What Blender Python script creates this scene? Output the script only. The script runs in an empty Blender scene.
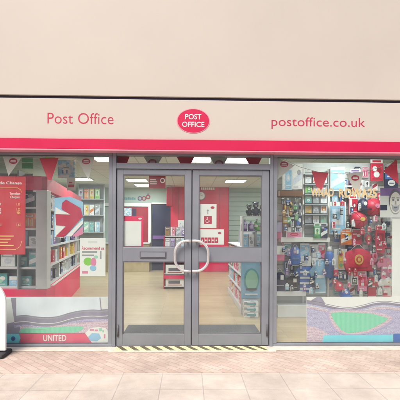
import bpy, bmesh, math, random
from mathutils import Vector, Matrix
random.seed(7)
R = math.radians
sc = bpy.context.scene
COL = sc.collection

# ------------------------------------------------------------------ camera
F_PX, HORIZ, EYE, D0 = 415.0, 228.0, 1.4875, 5.19
cam_d = bpy.data.cameras.new('camera'); cam = bpy.data.objects.new('camera', cam_d); COL.objects.link(cam)
sc.camera = cam
cam_d.sensor_width = 36; cam_d.lens = F_PX / 400 * 36; cam_d.shift_y = (HORIZ - 200) / 400
cam_d.clip_start = .05; cam_d.clip_end = 800
YAW, ROLL = R(-1.6), R(.28)
CAM = Vector((-.145, -D0, EYE))
ROT = Matrix.Rotation(YAW, 3, 'Z') @ Matrix.Rotation(R(90), 3, 'X') @ Matrix.Rotation(ROLL, 3, 'Z')
cam.location = CAM; cam.rotation_euler = ROT.to_euler()

def P(px, py, y=0.0):
    """Where the line of sight through photo pixel px, py meets the upright plane at this y."""
    d = ROT @ Vector(((px - 200) / F_PX, (HORIZ - py) / F_PX, -1))
    return CAM + d * ((y - CAM.y) / d.y)
def rc(px0, py0, px1, py1, y=0.0):
    a, b, c, d = P(px0, py0, y), P(px1, py0, y), P(px0, py1, y), P(px1, py1, y)
    return ((a.x + c.x) / 2, (b.x + d.x) / 2, (c.z + d.z) / 2, (a.z + b.z) / 2)   # x0 x1 z0 z1

# ------------------------------------------------------------------ materials
MATS = {}
def new_mat(name):
    m = bpy.data.materials.new(name); m.use_nodes = True
    nt = m.node_tree; b = nt.nodes['Principled BSDF']; return m, nt, b
def spec(b, v):
    b.inputs['Specular IOR Level'].default_value = v
def mat(name, c, rough=.5, metal=0, var=.06, scale=6, bump=0, bscale=60, sp=.5):
    """plain surface with slight uneven tone and gloss"""
    if name in MATS: return MATS[name]
    m, nt, b = new_mat(name); N = nt.nodes; L = nt.links
    tc = N.new('ShaderNodeTexCoord'); no = N.new('ShaderNodeTexNoise'); no.inputs['Scale'].default_value = scale
    no.inputs['Detail'].default_value = 5; L.new(tc.outputs['Object'], no.inputs['Vector'])
    mr = N.new('ShaderNodeMapRange'); mr.inputs['From Min'].default_value = .3; mr.inputs['From Max'].default_value = .7
    mr.inputs['To Min'].default_value = 1 - var; mr.inputs['To Max'].default_value = 1 + var
    L.new(no.outputs['Fac'], mr.inputs['Value'])
    mx = N.new('ShaderNodeVectorMath'); mx.operation = 'SCALE'; mx.inputs[0].default_value = c
    L.new(mr.outputs[0], mx.inputs['Scale']); L.new(mx.outputs[0], b.inputs['Base Color'])
    r2 = N.new('ShaderNodeMapRange'); r2.inputs['To Min'].default_value = max(.02, rough - .08); r2.inputs['To Max'].default_value = min(1, rough + .08)
    L.new(no.outputs['Fac'], r2.inputs['Value']); L.new(r2.outputs[0], b.inputs['Roughness'])
    b.inputs['Metallic'].default_value = metal; spec(b, sp)
    if bump:
        n2 = N.new('ShaderNodeTexNoise'); n2.inputs['Scale'].default_value = bscale; L.new(tc.outputs['Object'], n2.inputs['Vector'])
        bp = N.new('ShaderNodeBump'); bp.inputs['Strength'].default_value = bump; bp.inputs['Distance'].default_value = .01
        L.new(n2.outputs['Fac'], bp.inputs['Height']); L.new(bp.outputs[0], b.inputs['Normal'])
    MATS[name] = m; return m
def mprint(name, cols, scale=14, rough=.35, stretch=(1, 1, 1)):
    """printed packaging: irregular patches of a few inks"""
    if name in MATS: return MATS[name]
    m, nt, b = new_mat(name); N = nt.nodes; L = nt.links
    tc = N.new('ShaderNodeTexCoord'); mp = N.new('ShaderNodeMapping'); mp.inputs['Scale'].default_value = stretch
    mp.inputs['Location'].default_value = (hash_(name) % 7, hash_(name) % 5, hash_(name) % 3)
    L.new(tc.outputs['Object'], mp.inputs['Vector'])
    vo = N.new('ShaderNodeTexVoronoi'); vo.inputs['Scale'].default_value = scale * .95; vo.distance = 'CHEBYCHEV'; vo.inputs['Randomness'].default_value = .75; L.new(mp.outputs[0], vo.inputs['Vector'])
    sp_ = N.new('ShaderNodeSeparateColor'); L.new(vo.outputs['Color'], sp_.inputs[0])
    cr = N.new('ShaderNodeValToRGB'); cr.color_ramp.interpolation = 'CONSTANT'
    el = cr.color_ramp.elements
    while len(el) < len(cols): el.new(.5)
    for i, c in enumerate(cols):
        el[i].position = i / len(cols); el[i].color = (*c, 1)
    L.new(sp_.outputs[0], cr.inputs[0]); L.new(cr.outputs[0], b.inputs['Base Color'])
    b.inputs['Roughness'].default_value = rough; MATS[name] = m; return m
def hash_(s): return sum((i + 1) * ord(ch) for i, ch in enumerate(s))

C = dict(red=(.62, .02, .06), pinkred=(.80, .018, .115), dkred=(.33, .012, .03), white=(.8, .8, .79), cream=(.70, .64, .55),
         alu=(.30, .31, .335), navy=(.02, .025, .07), blue=(.05, .16, .5), sky=(.3, .55, .75), teal=(.12, .4, .42),
         green=(.08, .35, .14), lime=(.25, .6, .1), yellow=(.75, .55, .06), orange=(.75, .2, .04), pink=(.75, .25, .4),
         purple=(.2, .1, .35), black=(.02, .02, .022), grey=(.35, .36, .38), brown=(.2, .09, .04), gold=(.7, .45, .1),
         lilac=(.5, .45, .65), mint=(.35, .65, .5), palegreen=(.55, .64, .57))
for k, c in C.items(): mat(k, c, .45)
M = MATS
mat('fascia', (.55, .50, .44), .5, var=.035, scale=.9, bump=.04, bscale=3)
mat('fascia_low', (.57, .52, .46), .42, var=.018, scale=1.1)
mat('band', (.58, .008, .07), .35, var=.04, scale=2)
mat('band_lip', (.8, .3, .38), .4)
mat('gap', (.03, .02, .055), .5)
mat('alu_frame', (.235, .255, .29), .42, metal=.15, var=.09, scale=3)
mat('alu_dark', (.12, .12, .14), .5)
mat('steel', (.75, .72, .72), .28, metal=.6)
mat('render_wall', (.6, .56, .5), .8, bump=.3, bscale=90)
mat('plaster', (.50, .60, .54), .8, var=.03, scale=2)
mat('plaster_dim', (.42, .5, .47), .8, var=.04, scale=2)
mat('sill', (.66, .62, .55), .75, var=.1, scale=9, bump=.3)
mat('shelf_white', (.66, .68, .70), .4)
mat('shelf_back', (.34, .37, .40), .6)
mat('paper', (.82, .82, .80), .6, var=.015)
mat('paper_pale', (.7, .72, .7), .6, var=.015)
mat('ink', (.09, .09, .12), .6)
mat('ink_red', (.52, .022, .07), .5)
mat('ink_teal', (.12, .35, .38), .5)
mat('ink_yellow', (.85, .62, .2), .5)
mat('sign_red', (.58, .035, .05), .4, var=.05, scale=4)
mat('flag_white', (.74, .72, .66), .8)
mat('flag_red', (.68, .02, .06), .8)
mat('rubber', (.035, .035, .04), .8)
mat('string', (.6, .6, .58), .8)
mat('haz_yellow', (.80, .74, .42), .6, var=.1, scale=20)
mat('haz_black', (.13, .115, .07), .6, var=.3, scale=20)
mat('mat_grey', (.13, .14, .16), .95, bump=.8, bscale=300, var=.2, scale=60)
mat('wood_counter', (.5, .4, .25), .5, var=.1)
mat('letter_gold', (.95, .66, .34), .5)
mat('sky_print', (.74, .80, .86), .5, var=.09, scale=3)
mat('roof_print', (.30, .27, .36), .5, var=.14, scale=8)
mat('red_print', (.78, .12, .20), .5)
mat('cyan_print', (.20, .70, .80), .5)
def tiers(name, ca, cb, cc, freq=9, direction='Z', speck=120, dist=6):
    """printed photograph of seating tiers or mown turf: soft bands with fine speckle"""
    m, nt, b = new_mat(name); N = nt.nodes; L = nt.links
    tc = N.new('ShaderNodeTexCoord'); wv = N.new('ShaderNodeTexWave'); wv.bands_direction = direction; wv.inputs['Scale'].default_value = freq
    wv.inputs['Distortion'].default_value = dist; wv.inputs['Detail Scale'].default_value = .6; L.new(tc.outputs['Object'], wv.inputs['Vector'])
    no = N.new('ShaderNodeTexNoise'); no.inputs['Scale'].default_value = speck; no.inputs['Detail'].default_value = 3; L.new(tc.outputs['Object'], no.inputs['Vector'])
    m1 = N.new('ShaderNodeMix'); m1.data_type = 'RGBA'; m1.inputs[6].default_value = (*ca, 1); m1.inputs[7].default_value = (*cb, 1); L.new(wv.outputs['Fac'], m1.inputs[0])
    mr = N.new('ShaderNodeMapRange'); mr.inputs['From Min'].default_value = .42; mr.inputs['From Max'].default_value = .66; L.new(no.outputs[0], mr.inputs[0])
    m2 = N.new('ShaderNodeMix'); m2.data_type = 'RGBA'; L.new(m1.outputs[2], m2.inputs[6]); m2.inputs[7].default_value = (*cc, 1); L.new(mr.outputs[0], m2.inputs[0])
    L.new(m2.outputs[2], b.inputs['Base Color']); b.inputs['Roughness'].default_value = .4; MATS[name] = m
tiers('crowd_print', (.36, .33, .52), (.42, .39, .58), (.64, .62, .78), 5)
tiers('crowd_red', (.55, .33, .42), (.66, .5, .58), (.74, .68, .74), 9)
tiers('pitch_print', (.20, .64, .42), (.26, .70, .48), (.25, .66, .46), 5, 'X', 40, .4)
for k_, v_ in dict(red=(.62, .02, .06), pink=(.75, .25, .4), sky=(.3, .55, .75), blue=(.05, .16, .5), navy=(.02, .025, .07), white=(.8, .8, .79), black=(.02, .02, .022), teal=(.12, .4, .42)).items():
    mat('cloth_' + k_, v_, .85, var=.14, scale=9, bump=.9, bscale=22)
m, nt, b = new_mat('lamp'); b.inputs['Base Color'].default_value = (.9, .9, .9, 1); b.inputs['Emission Color'].default_value = (.93, 1, .97, 1); b.inputs['Emission Strength'].default_value = 2.2; M['lamp'] = m

# glass: clear and mirroring, with milky glare mixed in as a smeary pale film
m, nt, b = new_mat('window_glass'); N = nt.nodes; L = nt.links
N.remove(b); out = N['Material Output']
tr = N.new('ShaderNodeBsdfTransparent'); tr.inputs[0].default_value = (.95, .975, .965, 1)
gl = N.new('ShaderNodeBsdfGlossy'); gl.inputs['Roughness'].default_value = .015
fr = N.new('ShaderNodeFresnel'); ge = N.new('ShaderNodeNewGeometry'); io = N.new('ShaderNodeMapRange')   # same index from either face of the pane
io.inputs['To Min'].default_value = 1.42; io.inputs['To Max'].default_value = 1 / 1.42; L.new(ge.outputs['Backfacing'], io.inputs['Value']); L.new(io.outputs[0], fr.inputs['IOR'])
mx = N.new('ShaderNodeMixShader'); L.new(fr.outputs[0], mx.inputs[0]); L.new(tr.outputs[0], mx.inputs[1]); L.new(gl.outputs[0], mx.inputs[2]); 
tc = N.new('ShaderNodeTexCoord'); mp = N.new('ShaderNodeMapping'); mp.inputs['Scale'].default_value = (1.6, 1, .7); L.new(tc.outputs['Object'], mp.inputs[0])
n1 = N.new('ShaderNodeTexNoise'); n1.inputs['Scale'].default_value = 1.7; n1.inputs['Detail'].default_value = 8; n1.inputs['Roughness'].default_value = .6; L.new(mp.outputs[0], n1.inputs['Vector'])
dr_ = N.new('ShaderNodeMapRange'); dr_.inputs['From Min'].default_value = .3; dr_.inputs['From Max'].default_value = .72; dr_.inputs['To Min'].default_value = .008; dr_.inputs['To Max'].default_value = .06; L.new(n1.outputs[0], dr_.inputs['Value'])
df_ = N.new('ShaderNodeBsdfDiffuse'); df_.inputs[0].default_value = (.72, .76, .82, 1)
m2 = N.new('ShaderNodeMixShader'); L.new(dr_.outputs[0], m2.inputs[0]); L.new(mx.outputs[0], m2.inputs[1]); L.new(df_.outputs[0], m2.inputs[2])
L.new(m2.outputs[0], out.inputs[0])
M['glass'] = m

def brick_mat(name, c1, c2, mortar, bw, bh, scale, rough=.85, off=.5, msize=.012, rot=0, var=.25, bump=.4):
    m, nt, b = new_mat(name); N = nt.nodes; L = nt.links
    tc = N.new('ShaderNodeTexCoord'); mp = N.new('ShaderNodeMapping'); mp.inputs['Rotation'].default_value[2] = rot
    L.new(tc.outputs['Object'], mp.inputs['Vector'])
    br = N.new('ShaderNodeTexBrick'); br.offset = off
    br.inputs['Color1'].default_value = (*c1, 1); br.inputs['Color2'].default_value = (*c2, 1); br.inputs['Mortar'].default_value = (*mortar, 1)
    br.inputs['Scale'].default_value = scale; br.inputs['Mortar Size'].default_value = msize; br.inputs['Brick Width'].default_value = bw; br.inputs['Row Height'].default_value = bh
    br.inputs['Mortar Smooth'].default_value = .3
    L.new(mp.outputs[0], br.inputs['Vector'])
    no = N.new('ShaderNodeTexNoise'); no.inputs['Scale'].default_value = 2.3; no.inputs['Detail'].default_value = 9; no.inputs['Roughness'].default_value = .65
    L.new(tc.outputs['Object'], no.inputs['Vector'])
    mr = N.new('ShaderNodeMapRange'); mr.inputs['From Min'].default_value = .25; mr.inputs['From Max'].default_value = .75; mr.inputs['To Min'].default_value = 1 - var; mr.inputs['To Max'].default_value = 1 + var
    L.new(no.outputs[0], mr.inputs[0])
    vm = N.new('ShaderNodeVectorMath'); vm.operation = 'SCALE'; L.new(br.outputs[0], vm.inputs[0]); L.new(mr.outputs[0], vm.inputs['Scale'])
    L.new(vm.outputs[0], b.inputs['Base Color']); b.inputs['Roughness'].default_value = rough; spec(b, .25)
    n2 = N.new('ShaderNodeTexNoise'); n2.inputs['Scale'].default_value = 120; L.new(tc.outputs['Object'], n2.inputs['Vector'])
    ad = N.new('ShaderNodeMath'); ad.operation = 'MULTIPLY_ADD'; ad.inputs[1].default_value = -1.2; L.new(br.outputs['Fac'], ad.inputs[0]); L.new(n2.outputs[0], ad.inputs[2])
    bp = N.new('ShaderNodeBump'); bp.inputs['Strength'].default_value = bump; bp.inputs['Distance'].default_value = .006
    L.new(ad.outputs[0], bp.inputs['Height']); L.new(bp.outputs[0], b.inputs['Normal'])
    M[name] = m; return m
brick_mat('pink_blocks', (.50, .385, .33), (.575, .465, .405), (.40, .34, .30), .16, .08, 1, msize=.005, rot=R(45), var=.24)
brick_mat('slabs', (.52, .455, .40), (.56, .49, .43), (.41, .37, .34), .4, .4, 1, off=.0, msize=.005, var=.28)
brick_mat('asphalt', (.05, .05, .052), (.055, .055, .055), (.05, .05, .05), 3, 3, 1, msize=.0, var=.2)
brick_mat('wood_floor', (.47, .37, .24), (.53, .425, .285), (.34, .26, .17), 1.2, .14, 1, rough=.32, msize=.003, var=.1, bump=.05)
brick_mat('ceiling_tile', (.66, .70, .66), (.69, .72, .69), (.45, .48, .46), .6, .6, 1, off=0, msize=.012, var=.04, bump=.05)
brick_mat('upper_brick', (.32, .12, .08), (.38, .16, .1), (.5, .47, .42), .225, .075, 1, msize=.01, rot=0)

# ------------------------------------------------------------------ mesh helpers
class MB:
    def __init__(s): s.bm = bmesh.new(); s.mats = []
    def mi(s, m):
        if m not in s.mats: s.mats.append(m)
        return s.mats.index(m)
    def box(s, x0, x1, y0, y1, z0, z1, m, bev=0):
        g = bmesh.ops.create_cube(s.bm, size=1)['verts']
        for v in g:
            v.co = Vector(((x0 + x1) / 2 + v.co.x * (x1 - x0), (y0 + y1) / 2 + v.co.y * (y1 - y0), (z0 + z1) / 2 + v.co.z * (z1 - z0)))
        fs = {f for v in g for f in v.link_faces}; i = s.mi(m)
        for f in fs: f.material_index = i
        if bev:
            es = list({e for v in g for e in v.link_edges})
            r = bmesh.ops.bevel(s.bm, geom=es, offset=bev, segments=2, affect='EDGES', profile=.5)
            for f in r['faces']: f.material_index = i
        return s
    def poly(s, pts, y0, y1, m, axis='y'):
        """outline in x,z given a thickness along y"""
        i = s.mi(m)
        def mk(p, t): return (p[0], t, p[1]) if axis == 'y' else ((t, p[0], p[1]) if axis == 'x' else (p[0], p[1], t))
        a = [s.bm.verts.new(mk(p, y0)) for p in pts]; b_ = [s.bm.verts.new(mk(p, y1)) for p in pts]
        fs = [s.bm.faces.new(a), s.bm.faces.new(b_[::-1])]
        for k in range(len(pts)):
            n = (k + 1) % len(pts); fs.append(s.bm.faces.new((a[n], a[k], b_[k], b_[n])))
        for f in fs: f.material_index = i
        bmesh.ops.recalc_face_normals(s.bm, faces=fs)
        return s
    def tube(s, path, r, m, seg=10, smooth=True):
        i = s.mi(m); rings = []
        for k, p in enumerate(path):
            p = Vector(p); t = (Vector(path[min(k + 1, len(path) - 1)]) - Vector(path[max(k - 1, 0)])).normalized()
            u = t.cross(Vector((0, 1, 0)) if abs(t.y) < .9 else Vector((1, 0, 0))).normalized(); w = t.cross(u)
            rr = r[k] if isinstance(r, (list, tuple)) else r
            rings.append([s.bm.verts.new(p + (u * math.cos(a) + w * math.sin(a)) * rr) for a in [2 * math.pi * j / seg for j in range(seg)]])
        fs = []
        for a, b_ in zip(rings, rings[1:]):
            for j in range(seg): fs.append(s.bm.faces.new((a[j], a[(j + 1) % seg], b_[(j + 1) % seg], b_[j])))
        fs.append(s.bm.faces.new(rings[0])); fs.append(s.bm.faces.new(rings[-1][::-1]))
        for f in fs: f.material_index = i; f.smooth = smooth
        bmesh.ops.recalc_face_normals(s.bm, faces=fs)
        return s
    def ball(s, c, rx, ry, rz, m, seg=14):
        g = bmesh.ops.create_uvsphere(s.bm, u_segments=seg, v_segments=seg // 2 + 1, radius=1)['verts']; i = s.mi(m)
        for v in g: v.co = Vector((c[0] + v.co.x * rx, c[1] + v.co.y * ry, c[2] + v.co.z * rz))
        for f in {f for v in g for f in v.link_faces}: f.material_index = i; f.smooth = True
        return s
    def text(s, body, x0, x1, z0, z1, y, m, depth=.002, bold=0):
        cu = bpy.data.curves.new('t', 'FONT'); cu.body = body; cu.extrude = .02; cu.offset = bold; cu.resolution_u = 4
        cu.align_x = 'CENTER'; cu.space_line = .95
        o = bpy.data.objects.new('t', cu); COL.objects.link(o)
        dg = bpy.context.evaluated_depsgraph_get(); me = bpy.data.meshes.new_from_object(o.evaluated_get(dg))
        bpy.data.objects.remove(o); bpy.data.curves.remove(cu)
        xs = [v.co.x for v in me.vertices]; ys = [v.co.y for v in me.vertices]
        ax, bx_, ay, by = min(xs), max(xs), min(ys), max(ys)
        n0 = len(s.bm.verts); f0 = len(s.bm.faces)
        s.bm.from_mesh(me); bpy.data.meshes.remove(me); s.bm.verts.ensure_lookup_table(); s.bm.faces.ensure_lookup_table()
        for v in s.bm.verts[n0:]:
            u, w, t = v.co
            v.co = Vector((x0 + (u - ax) / (bx_ - ax) * (x1 - x0), y - depth / 2 - (t / .04) * depth, z0 + (w - ay) / (by - ay) * (z1 - z0)))
        i = s.mi(m); fs = s.bm.faces[f0:]
        for f in fs: f.material_index = i
        bmesh.ops.recalc_face_normals(s.bm, faces=fs)
        return s
    def move(s, mtx): bmesh.ops.transform(s.bm, matrix=mtx, verts=s.bm.verts); return s
    def build(s, name, parent=None, label=None, cat=None, group=None, kind=None):
        me = bpy.data.meshes.new(name)
        if parent is None:
            vs = [v.co for v in s.bm.verts]
            c = Vector(((min(v.x for v in vs) + max(v.x for v in vs)) / 2, (min(v.y for v in vs) + max(v.y for v in vs)) / 2, min(v.z for v in vs)))
        else:
            c = parent.location.copy()
            if parent.parent: c += parent.parent.location
        for v in s.bm.verts: v.co -= c
        s.bm.to_mesh(me); s.bm.free()
        for k in s.mats: me.materials.append(M[k])
        o = bpy.data.objects.new(name, me); COL.objects.link(o)
        if parent: o.parent = parent
        else: o.location = c
        tag(o, label, cat, group, kind); return o
def tag(o, label=None, cat=None, group=None, kind=None):
    if label: o['label'] = label
    if cat: o['category'] = cat
    if group: o['group'] = group
    if kind: o['kind'] = kind
def thing(name, label, cat, loc=(0, 0, 0), group=None):
    o = bpy.data.objects.new(name, None); COL.objects.link(o); o.location = loc; o.empty_display_size = .1
    tag(o, label, cat, group); return o
def kids(o): return [k for k in bpy.data.objects if k.parent is o]
def copy_tree(o, parent=None, ks=None):
    c = o.copy(); COL.objects.link(c); c.parent = parent
    for ch in kids(o):
        if ch is not c: copy_tree(ch, c)
    return c
def ell(cx, cz, rx, rz, n=32): return [(cx + rx * math.cos(2 * math.pi * k / n), cz + rz * math.sin(2 * math.pi * k / n)) for k in range(n)]

# ------------------------------------------------------------------ ground
XL, XR = -4.3, 4.3                      # ends of the shopfront
def sheet(name, x0, x1, y0, y1, z0, z1, m):
    return MB().box(x0, x1, y0, y1, z0, z1, m).build(name, kind='structure')
sheet('ground', -300, 300, -300, 300, -.30, -.16, 'asphalt')
sheet('pavement', -60, 60, -6.6, -.92, -.12, -.004, 'slabs')
sheet('block_paving', -60, 60, -.92, .0, -.12, 0, 'pink_blocks')
sheet('kerb', -60, 60, -6.75, -6.6, -.155, .0, 'sill')
sheet('floor', XL, XR, .12, 9.2, -.1, .03, 'wood_floor')
sheet('ceiling', XL, XR, .12, 9.2, 2.86, 2.94, 'ceiling_tile')
sheet('back_wall', XL, XR, 9.2, 9.35, 0, 2.86, 'plaster')
sheet('left_wall', XL - .15, XL, .14, 9.35, 0, 2.94, 'plaster')
sheet('right_wall', XR, XR + .15, .14, 9.35, 0, 2.94, 'plaster')

# ------------------------------------------------------------------ shop building
def fz(py): return P(200, py, 0).z
def fx(px, py=250): return P(px, py, 0).x
Z_SILL, Z_HEAD, Z_HEADTOP = .016, P(200, 156.2, -.03).z, P(200, 150, -.03).z
Z_RED0, Z_RED1, Z_SIGN1, Z_GAP1 = P(200, 151.3, -.185).z, P(200, 139.6, -.185).z, P(200, 99.9, -.155).z, P(200, 97.4, -.16).z
Z_HEADTOP = max(Z_HEADTOP, Z_RED0 + .01)
shop = thing('shop_building', 'cream two storey shop building with a grey metal framed glazed shopfront', 'shop', (0, .1, 0))
w = MB()
w.box(XL - .5, XL, -.05, .14, 0, 6.4, 'render_wall', .01).box(XR, XR + .5, -.05, .14, 0, 6.4, 'render_wall', .01)
w.box(XL, XR, 0.0, .3, Z_HEADTOP + .002, 6.4, 'render_wall')
w.box(XL - .5, XL - .15, .14, 9.4, 0, 6.4, 'render_wall').box(XR + .15, XR + .5, .14, 9.4, 0, 6.4, 'render_wall').box(XL - .5, XR + .5, 9.4, 9.6, 0, 6.4, 'render_wall')
w.build('wall', shop)
MB().box(XL - .6, XR + .6, -.15, 9.7, 6.402, 6.6, 'grey').build('roof', shop)
u = MB(); ends = [XL, XR]
for a, b_ in zip(ends, ends[1:]): u.box(a + .0012, b_ - .0012, -.16, -.001, Z_GAP1 + .004, 4.75, 'fascia', .003)
u.build('upper_cladding', shop)
MB().box(XL, XR, -.20, -.161, 4.6, 4.79, 'alu_frame', .008).build('coping', shop)
MB().box(XL, XR, -.125, -.002, Z_SIGN1 - .002, Z_GAP1 + .003, 'gap').build('shadow_gap', shop)
MB().box(XL, XR, -.17, .12, .0, Z_SILL - .002, 'sill', .004).build('sill', shop)

# sign box
sign = thing('fascia_sign', 'long cream fascia sign with red lettering and red bottom band above the shop windows', 'sign', (0, -.1, Z_RED0))
MB().box(XL, XR, -.155, -.002, Z_RED1 + .002, Z_SIGN1 - .004, 'fascia_low', .004).build('sign_panel', sign)
MB().box(XL, XR, -.185, -.002, Z_RED0 + .012, Z_RED1, 'band', .006).build('red_band', sign)
MB().box(XL, XR, -.19, -.002, Z_RED0 - .004, Z_RED0 + .011, 'band_lip', .003).build('drip_lip', sign)
def fr_(px0, py0, px1, py1, y=-.155): return rc(px0, py0, px1, py1, y)
x0, x1, z0, z1 = fr_(47.5, 113, 113.5, 123.8); MB().text('Post Office', x0, x1, z0, z1, -.155, 'ink_red', .002, -.008).build('lettering', sign, 'the words Post Office in thin red letters')
x0, x1, z0, z1 = fr_(271.5, 117.4, 365, 129.3); MB().text('postoffice.co.uk', x0, x1, z0, z1, -.155, 'ink_red', .002, -.004).build('lettering', sign, 'the web address postoffice.co.uk in red letters')
x0, x1, z0, z1 = fr_(177.5, 109.3, 209.0, 132.6); cx, cz = (x0 + x1) / 2, (z0 + z1) / 2
em = MB().poly(ell(cx, cz, (x1 - x0) / 2, (z1 - z0) / 2, 48), -.161, -.155, 'band').build('oval_emblem', sign, 'red oval badge in the middle of the sign')
MB().poly(ell(cx, cz, (x1 - x0) / 2 + .012, (z1 - z0) / 2 + .009, 48), -.159, -.155, 'band_lip').build('rim', em)
tw = .135
MB().text('POST', cx - tw * .72, cx + tw * .72, cz + .018, cz + .082, -.161, 'paper', .0015, .01).text('OFFICE', cx - tw, cx + tw, cz - .075, cz - .011, -.161, 'paper', .0015, .01).build('lettering', em)

# glazed screen
def frame_bar(mb, x0, x1, z0, z1, y0=-.03, y1=.05, m='alu_frame'): mb.box(x0, x1, y0, y1, z0, z1, m, .003)
JL0, JL1 = fx(110.3), fx(116.2)
JR0, JR1 = fx(268.8), fx(273.3)
def window(name, xa, xb, label):
    f = MB()
    frame_bar(f, xa, xb, Z_HEAD, Z_HEADTOP, -.035, .055)
    frame_bar(f, xa, xb, Z_SILL, Z_SILL + .03)
    frame_bar(f, xa, xa + .05, Z_SILL + .031, Z_HEAD - .001); frame_bar(f, xb - .05, xb, Z_SILL + .031, Z_HEAD - .001)
    f.box(xa + .045, xb - .045, .002, .02, Z_SILL + .028, Z_SILL + .037, 'alu_dark').box(xa + .045, xb - .045, .002, .02, Z_HEAD - .012, Z_HEAD + .006, 'alu_dark')
    wo = f.build('window', shop, label)
    MB().box(xa + .04, xb - .04, .008, .014, Z_SILL + .02, Z_HEAD + .01, 'glass').build('pane', wo)
    return wo
xwl = fx(112.8)
window('w', XL + .001, xwl, 'large plate glass window left of the doors')
window('w', fx(272.6), XR - .001, 'large plate glass window right of the doors')
Z_TR0, Z_TR1 = fz(169.6), fz(164.0)
f = MB()
frame_bar(f, xwl + .002, fx(116.3), Z_SILL - .0005, Z_HEADTOP, -.045, .06); frame_bar(f, fx(269.2), fx(272.4), Z_SILL - .0005, Z_HEADTOP, -.045, .06)
frame_bar(f, fx(116.3) + .001, fx(269.2) - .001, Z_TR0, Z_TR1, -.04, .055); frame_bar(f, fx(116.3) + .001, fx(269.2) - .001, Z_HEAD, Z_HEADTOP - .001, -.04, .055)
df = f.build('door_frame', shop)
MB().box(fx(116.3), fx(269.2), .008, .014, Z_TR1 - .005, Z_HEAD + .005, 'glass').build('transom_pane', df)
Z_D0 = .022
def leaf(xa, xb, gx0, gx1, side):
    f = MB(); y0, y1 = -.02, .03
    zt, zg1, zm1, zm0, zb = Z_TR0 - .006, fz(175.2), fz(247.4), fz(261.6), fz(334)
    f.box(xa, gx0, y0, y1, Z_D0, zt, 'alu_frame', .003).box(gx1, xb, y0, y1, Z_D0, zt, 'alu_frame', .003)
    for a, b_ in ((zg1, zt), (zm0, zm1), (Z_D0, zb)): f.box(gx0 + .0005, gx1 - .0005, y0 + .001, y1 - .001, a, b_, 'alu_frame', .003)
    for a, b_ in ((zm1, zg1), (zb, zm0)):          # dark glazing gaskets
        g = .010
        f.box(gx0 + .001, gx0 + g, y0 + .004, y1 - .004, a, b_, 'alu_dark').box(gx1 - g, gx1 - .001, y0 + .004, y1 - .004, a, b_, 'alu_dark')
        f.box(gx0 + g, gx1 - g, y0 + .004, y1 - .004, b_ - g, b_ + .002, 'alu_dark').box(gx0 + g, gx1 - g, y0 + .004, y1 - .004, a - .002, a + g, 'alu_dark')
    if side < 0: f.box(xb - .004, xb + .018, .006, .03, Z_D0, zt, 'alu_dark').box(xa - .012, xa + .004, .006, .03, Z_D0, zt, 'alu_dark')
    else: f.box(xb - .004, xb + .012, .006, .03, Z_D0, zt, 'alu_dark')
    d = f.build('door', shop, 'left leaf of the glass double door, with a letterbox' if side < 0 else 'right leaf of the glass double door')
    MB().box(gx0 + .004, gx1 - .004, .002, .008, zm1, zg1, 'glass').build('upper_pane', d)
    MB().box(gx0 + .004, gx1 - .004, .002, .008, zb, zm0, 'glass').build('lower_pane', d)
    # half ring pull handle
    c = (fx(191.6), fz(255.6)); rx, rz = .206, .187; n = 18; pts = []
    mid = xb if side < 0 else xa
    rq = .155; mid_h = c[0]
    for k in range(n + 1):      # two quarter bends joined by a short straight
        a = math.pi * k / n
        pts.append((mid_h + side * (rx - rq + rq * math.sin(a)), -.085, c[1] + math.copysign(rz - rq, math.cos(a)) + rq * math.cos(a)))
    pts = [(mid_h + side * .005, -.085, c[1] + rz)] + pts + [(mid_h + side * .005, -.085, c[1] - rz)]
    hb = MB().tube(pts, .0165, 'steel', 14)
    for zz in (rz, -rz): hb.tube([(mid_h + side * .055, -.021, c[1] + zz), (mid_h + side * .055, -.08, c[1] + zz)], .011, 'steel', 10)
    hb.build('pull_handle', d)
    if side < 0:
        a, b_, z0, z1 = rc(140, 251.3, 166.3, 258.2)
        l = MB(); l.box(a, b_, -.030, -.0215, z0, z1, 'alu_dark', .003).box(a + .012, b_ - .012, -.036, -.0305, z0 + .014, z1 - .014, 'alu_frame', .003)
        l.build('letterbox', d)
    MB().tube([(xa + .02 if side < 0 else xb - .02, -.03, Z_D0 + .12), (xa + .02 if side < 0 else xb - .02, -.03, Z_D0 + .26)], .012, 'alu_dark', 8).build('hinge', d)
    return d
leaf(fx(117.0), fx(191.2), fx(123.0), fx(184.8), -1)
leaf(fx(192.3), fx(268.6), fx(198.6), fx(261.6), 1)
# doorstep with hazard nosing
hx0, hx1 = fx(117.5, 348), fx(264.5, 348)
st = thing('doorstep', 'low pale concrete doorstep edged with black and yellow hazard tape, under the double door', 'step', ((hx0 + hx1) / 2, -.16, 0))
MB().box(fx(112), fx(273), -.24, -.172, .0, .022, 'sill', .006).build('slab', st)
hz = MB(); hz.box(hx0, hx1, -.235, -.06, .0225, .026, 'haz_yellow')
n = 13; wst = (hx1 - hx0) / n
for k in range(n):
    a = hx0 + k * wst
    hz.poly([(a, -.062), (a + wst * .42, -.062), (min(a + wst * 1.15, hx1), -.234), (min(a + wst * .72, hx1 - .01), -.234)], .0262, .028, 'haz_black', 'z')
hz.build('hazard_tape', st)

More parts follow.
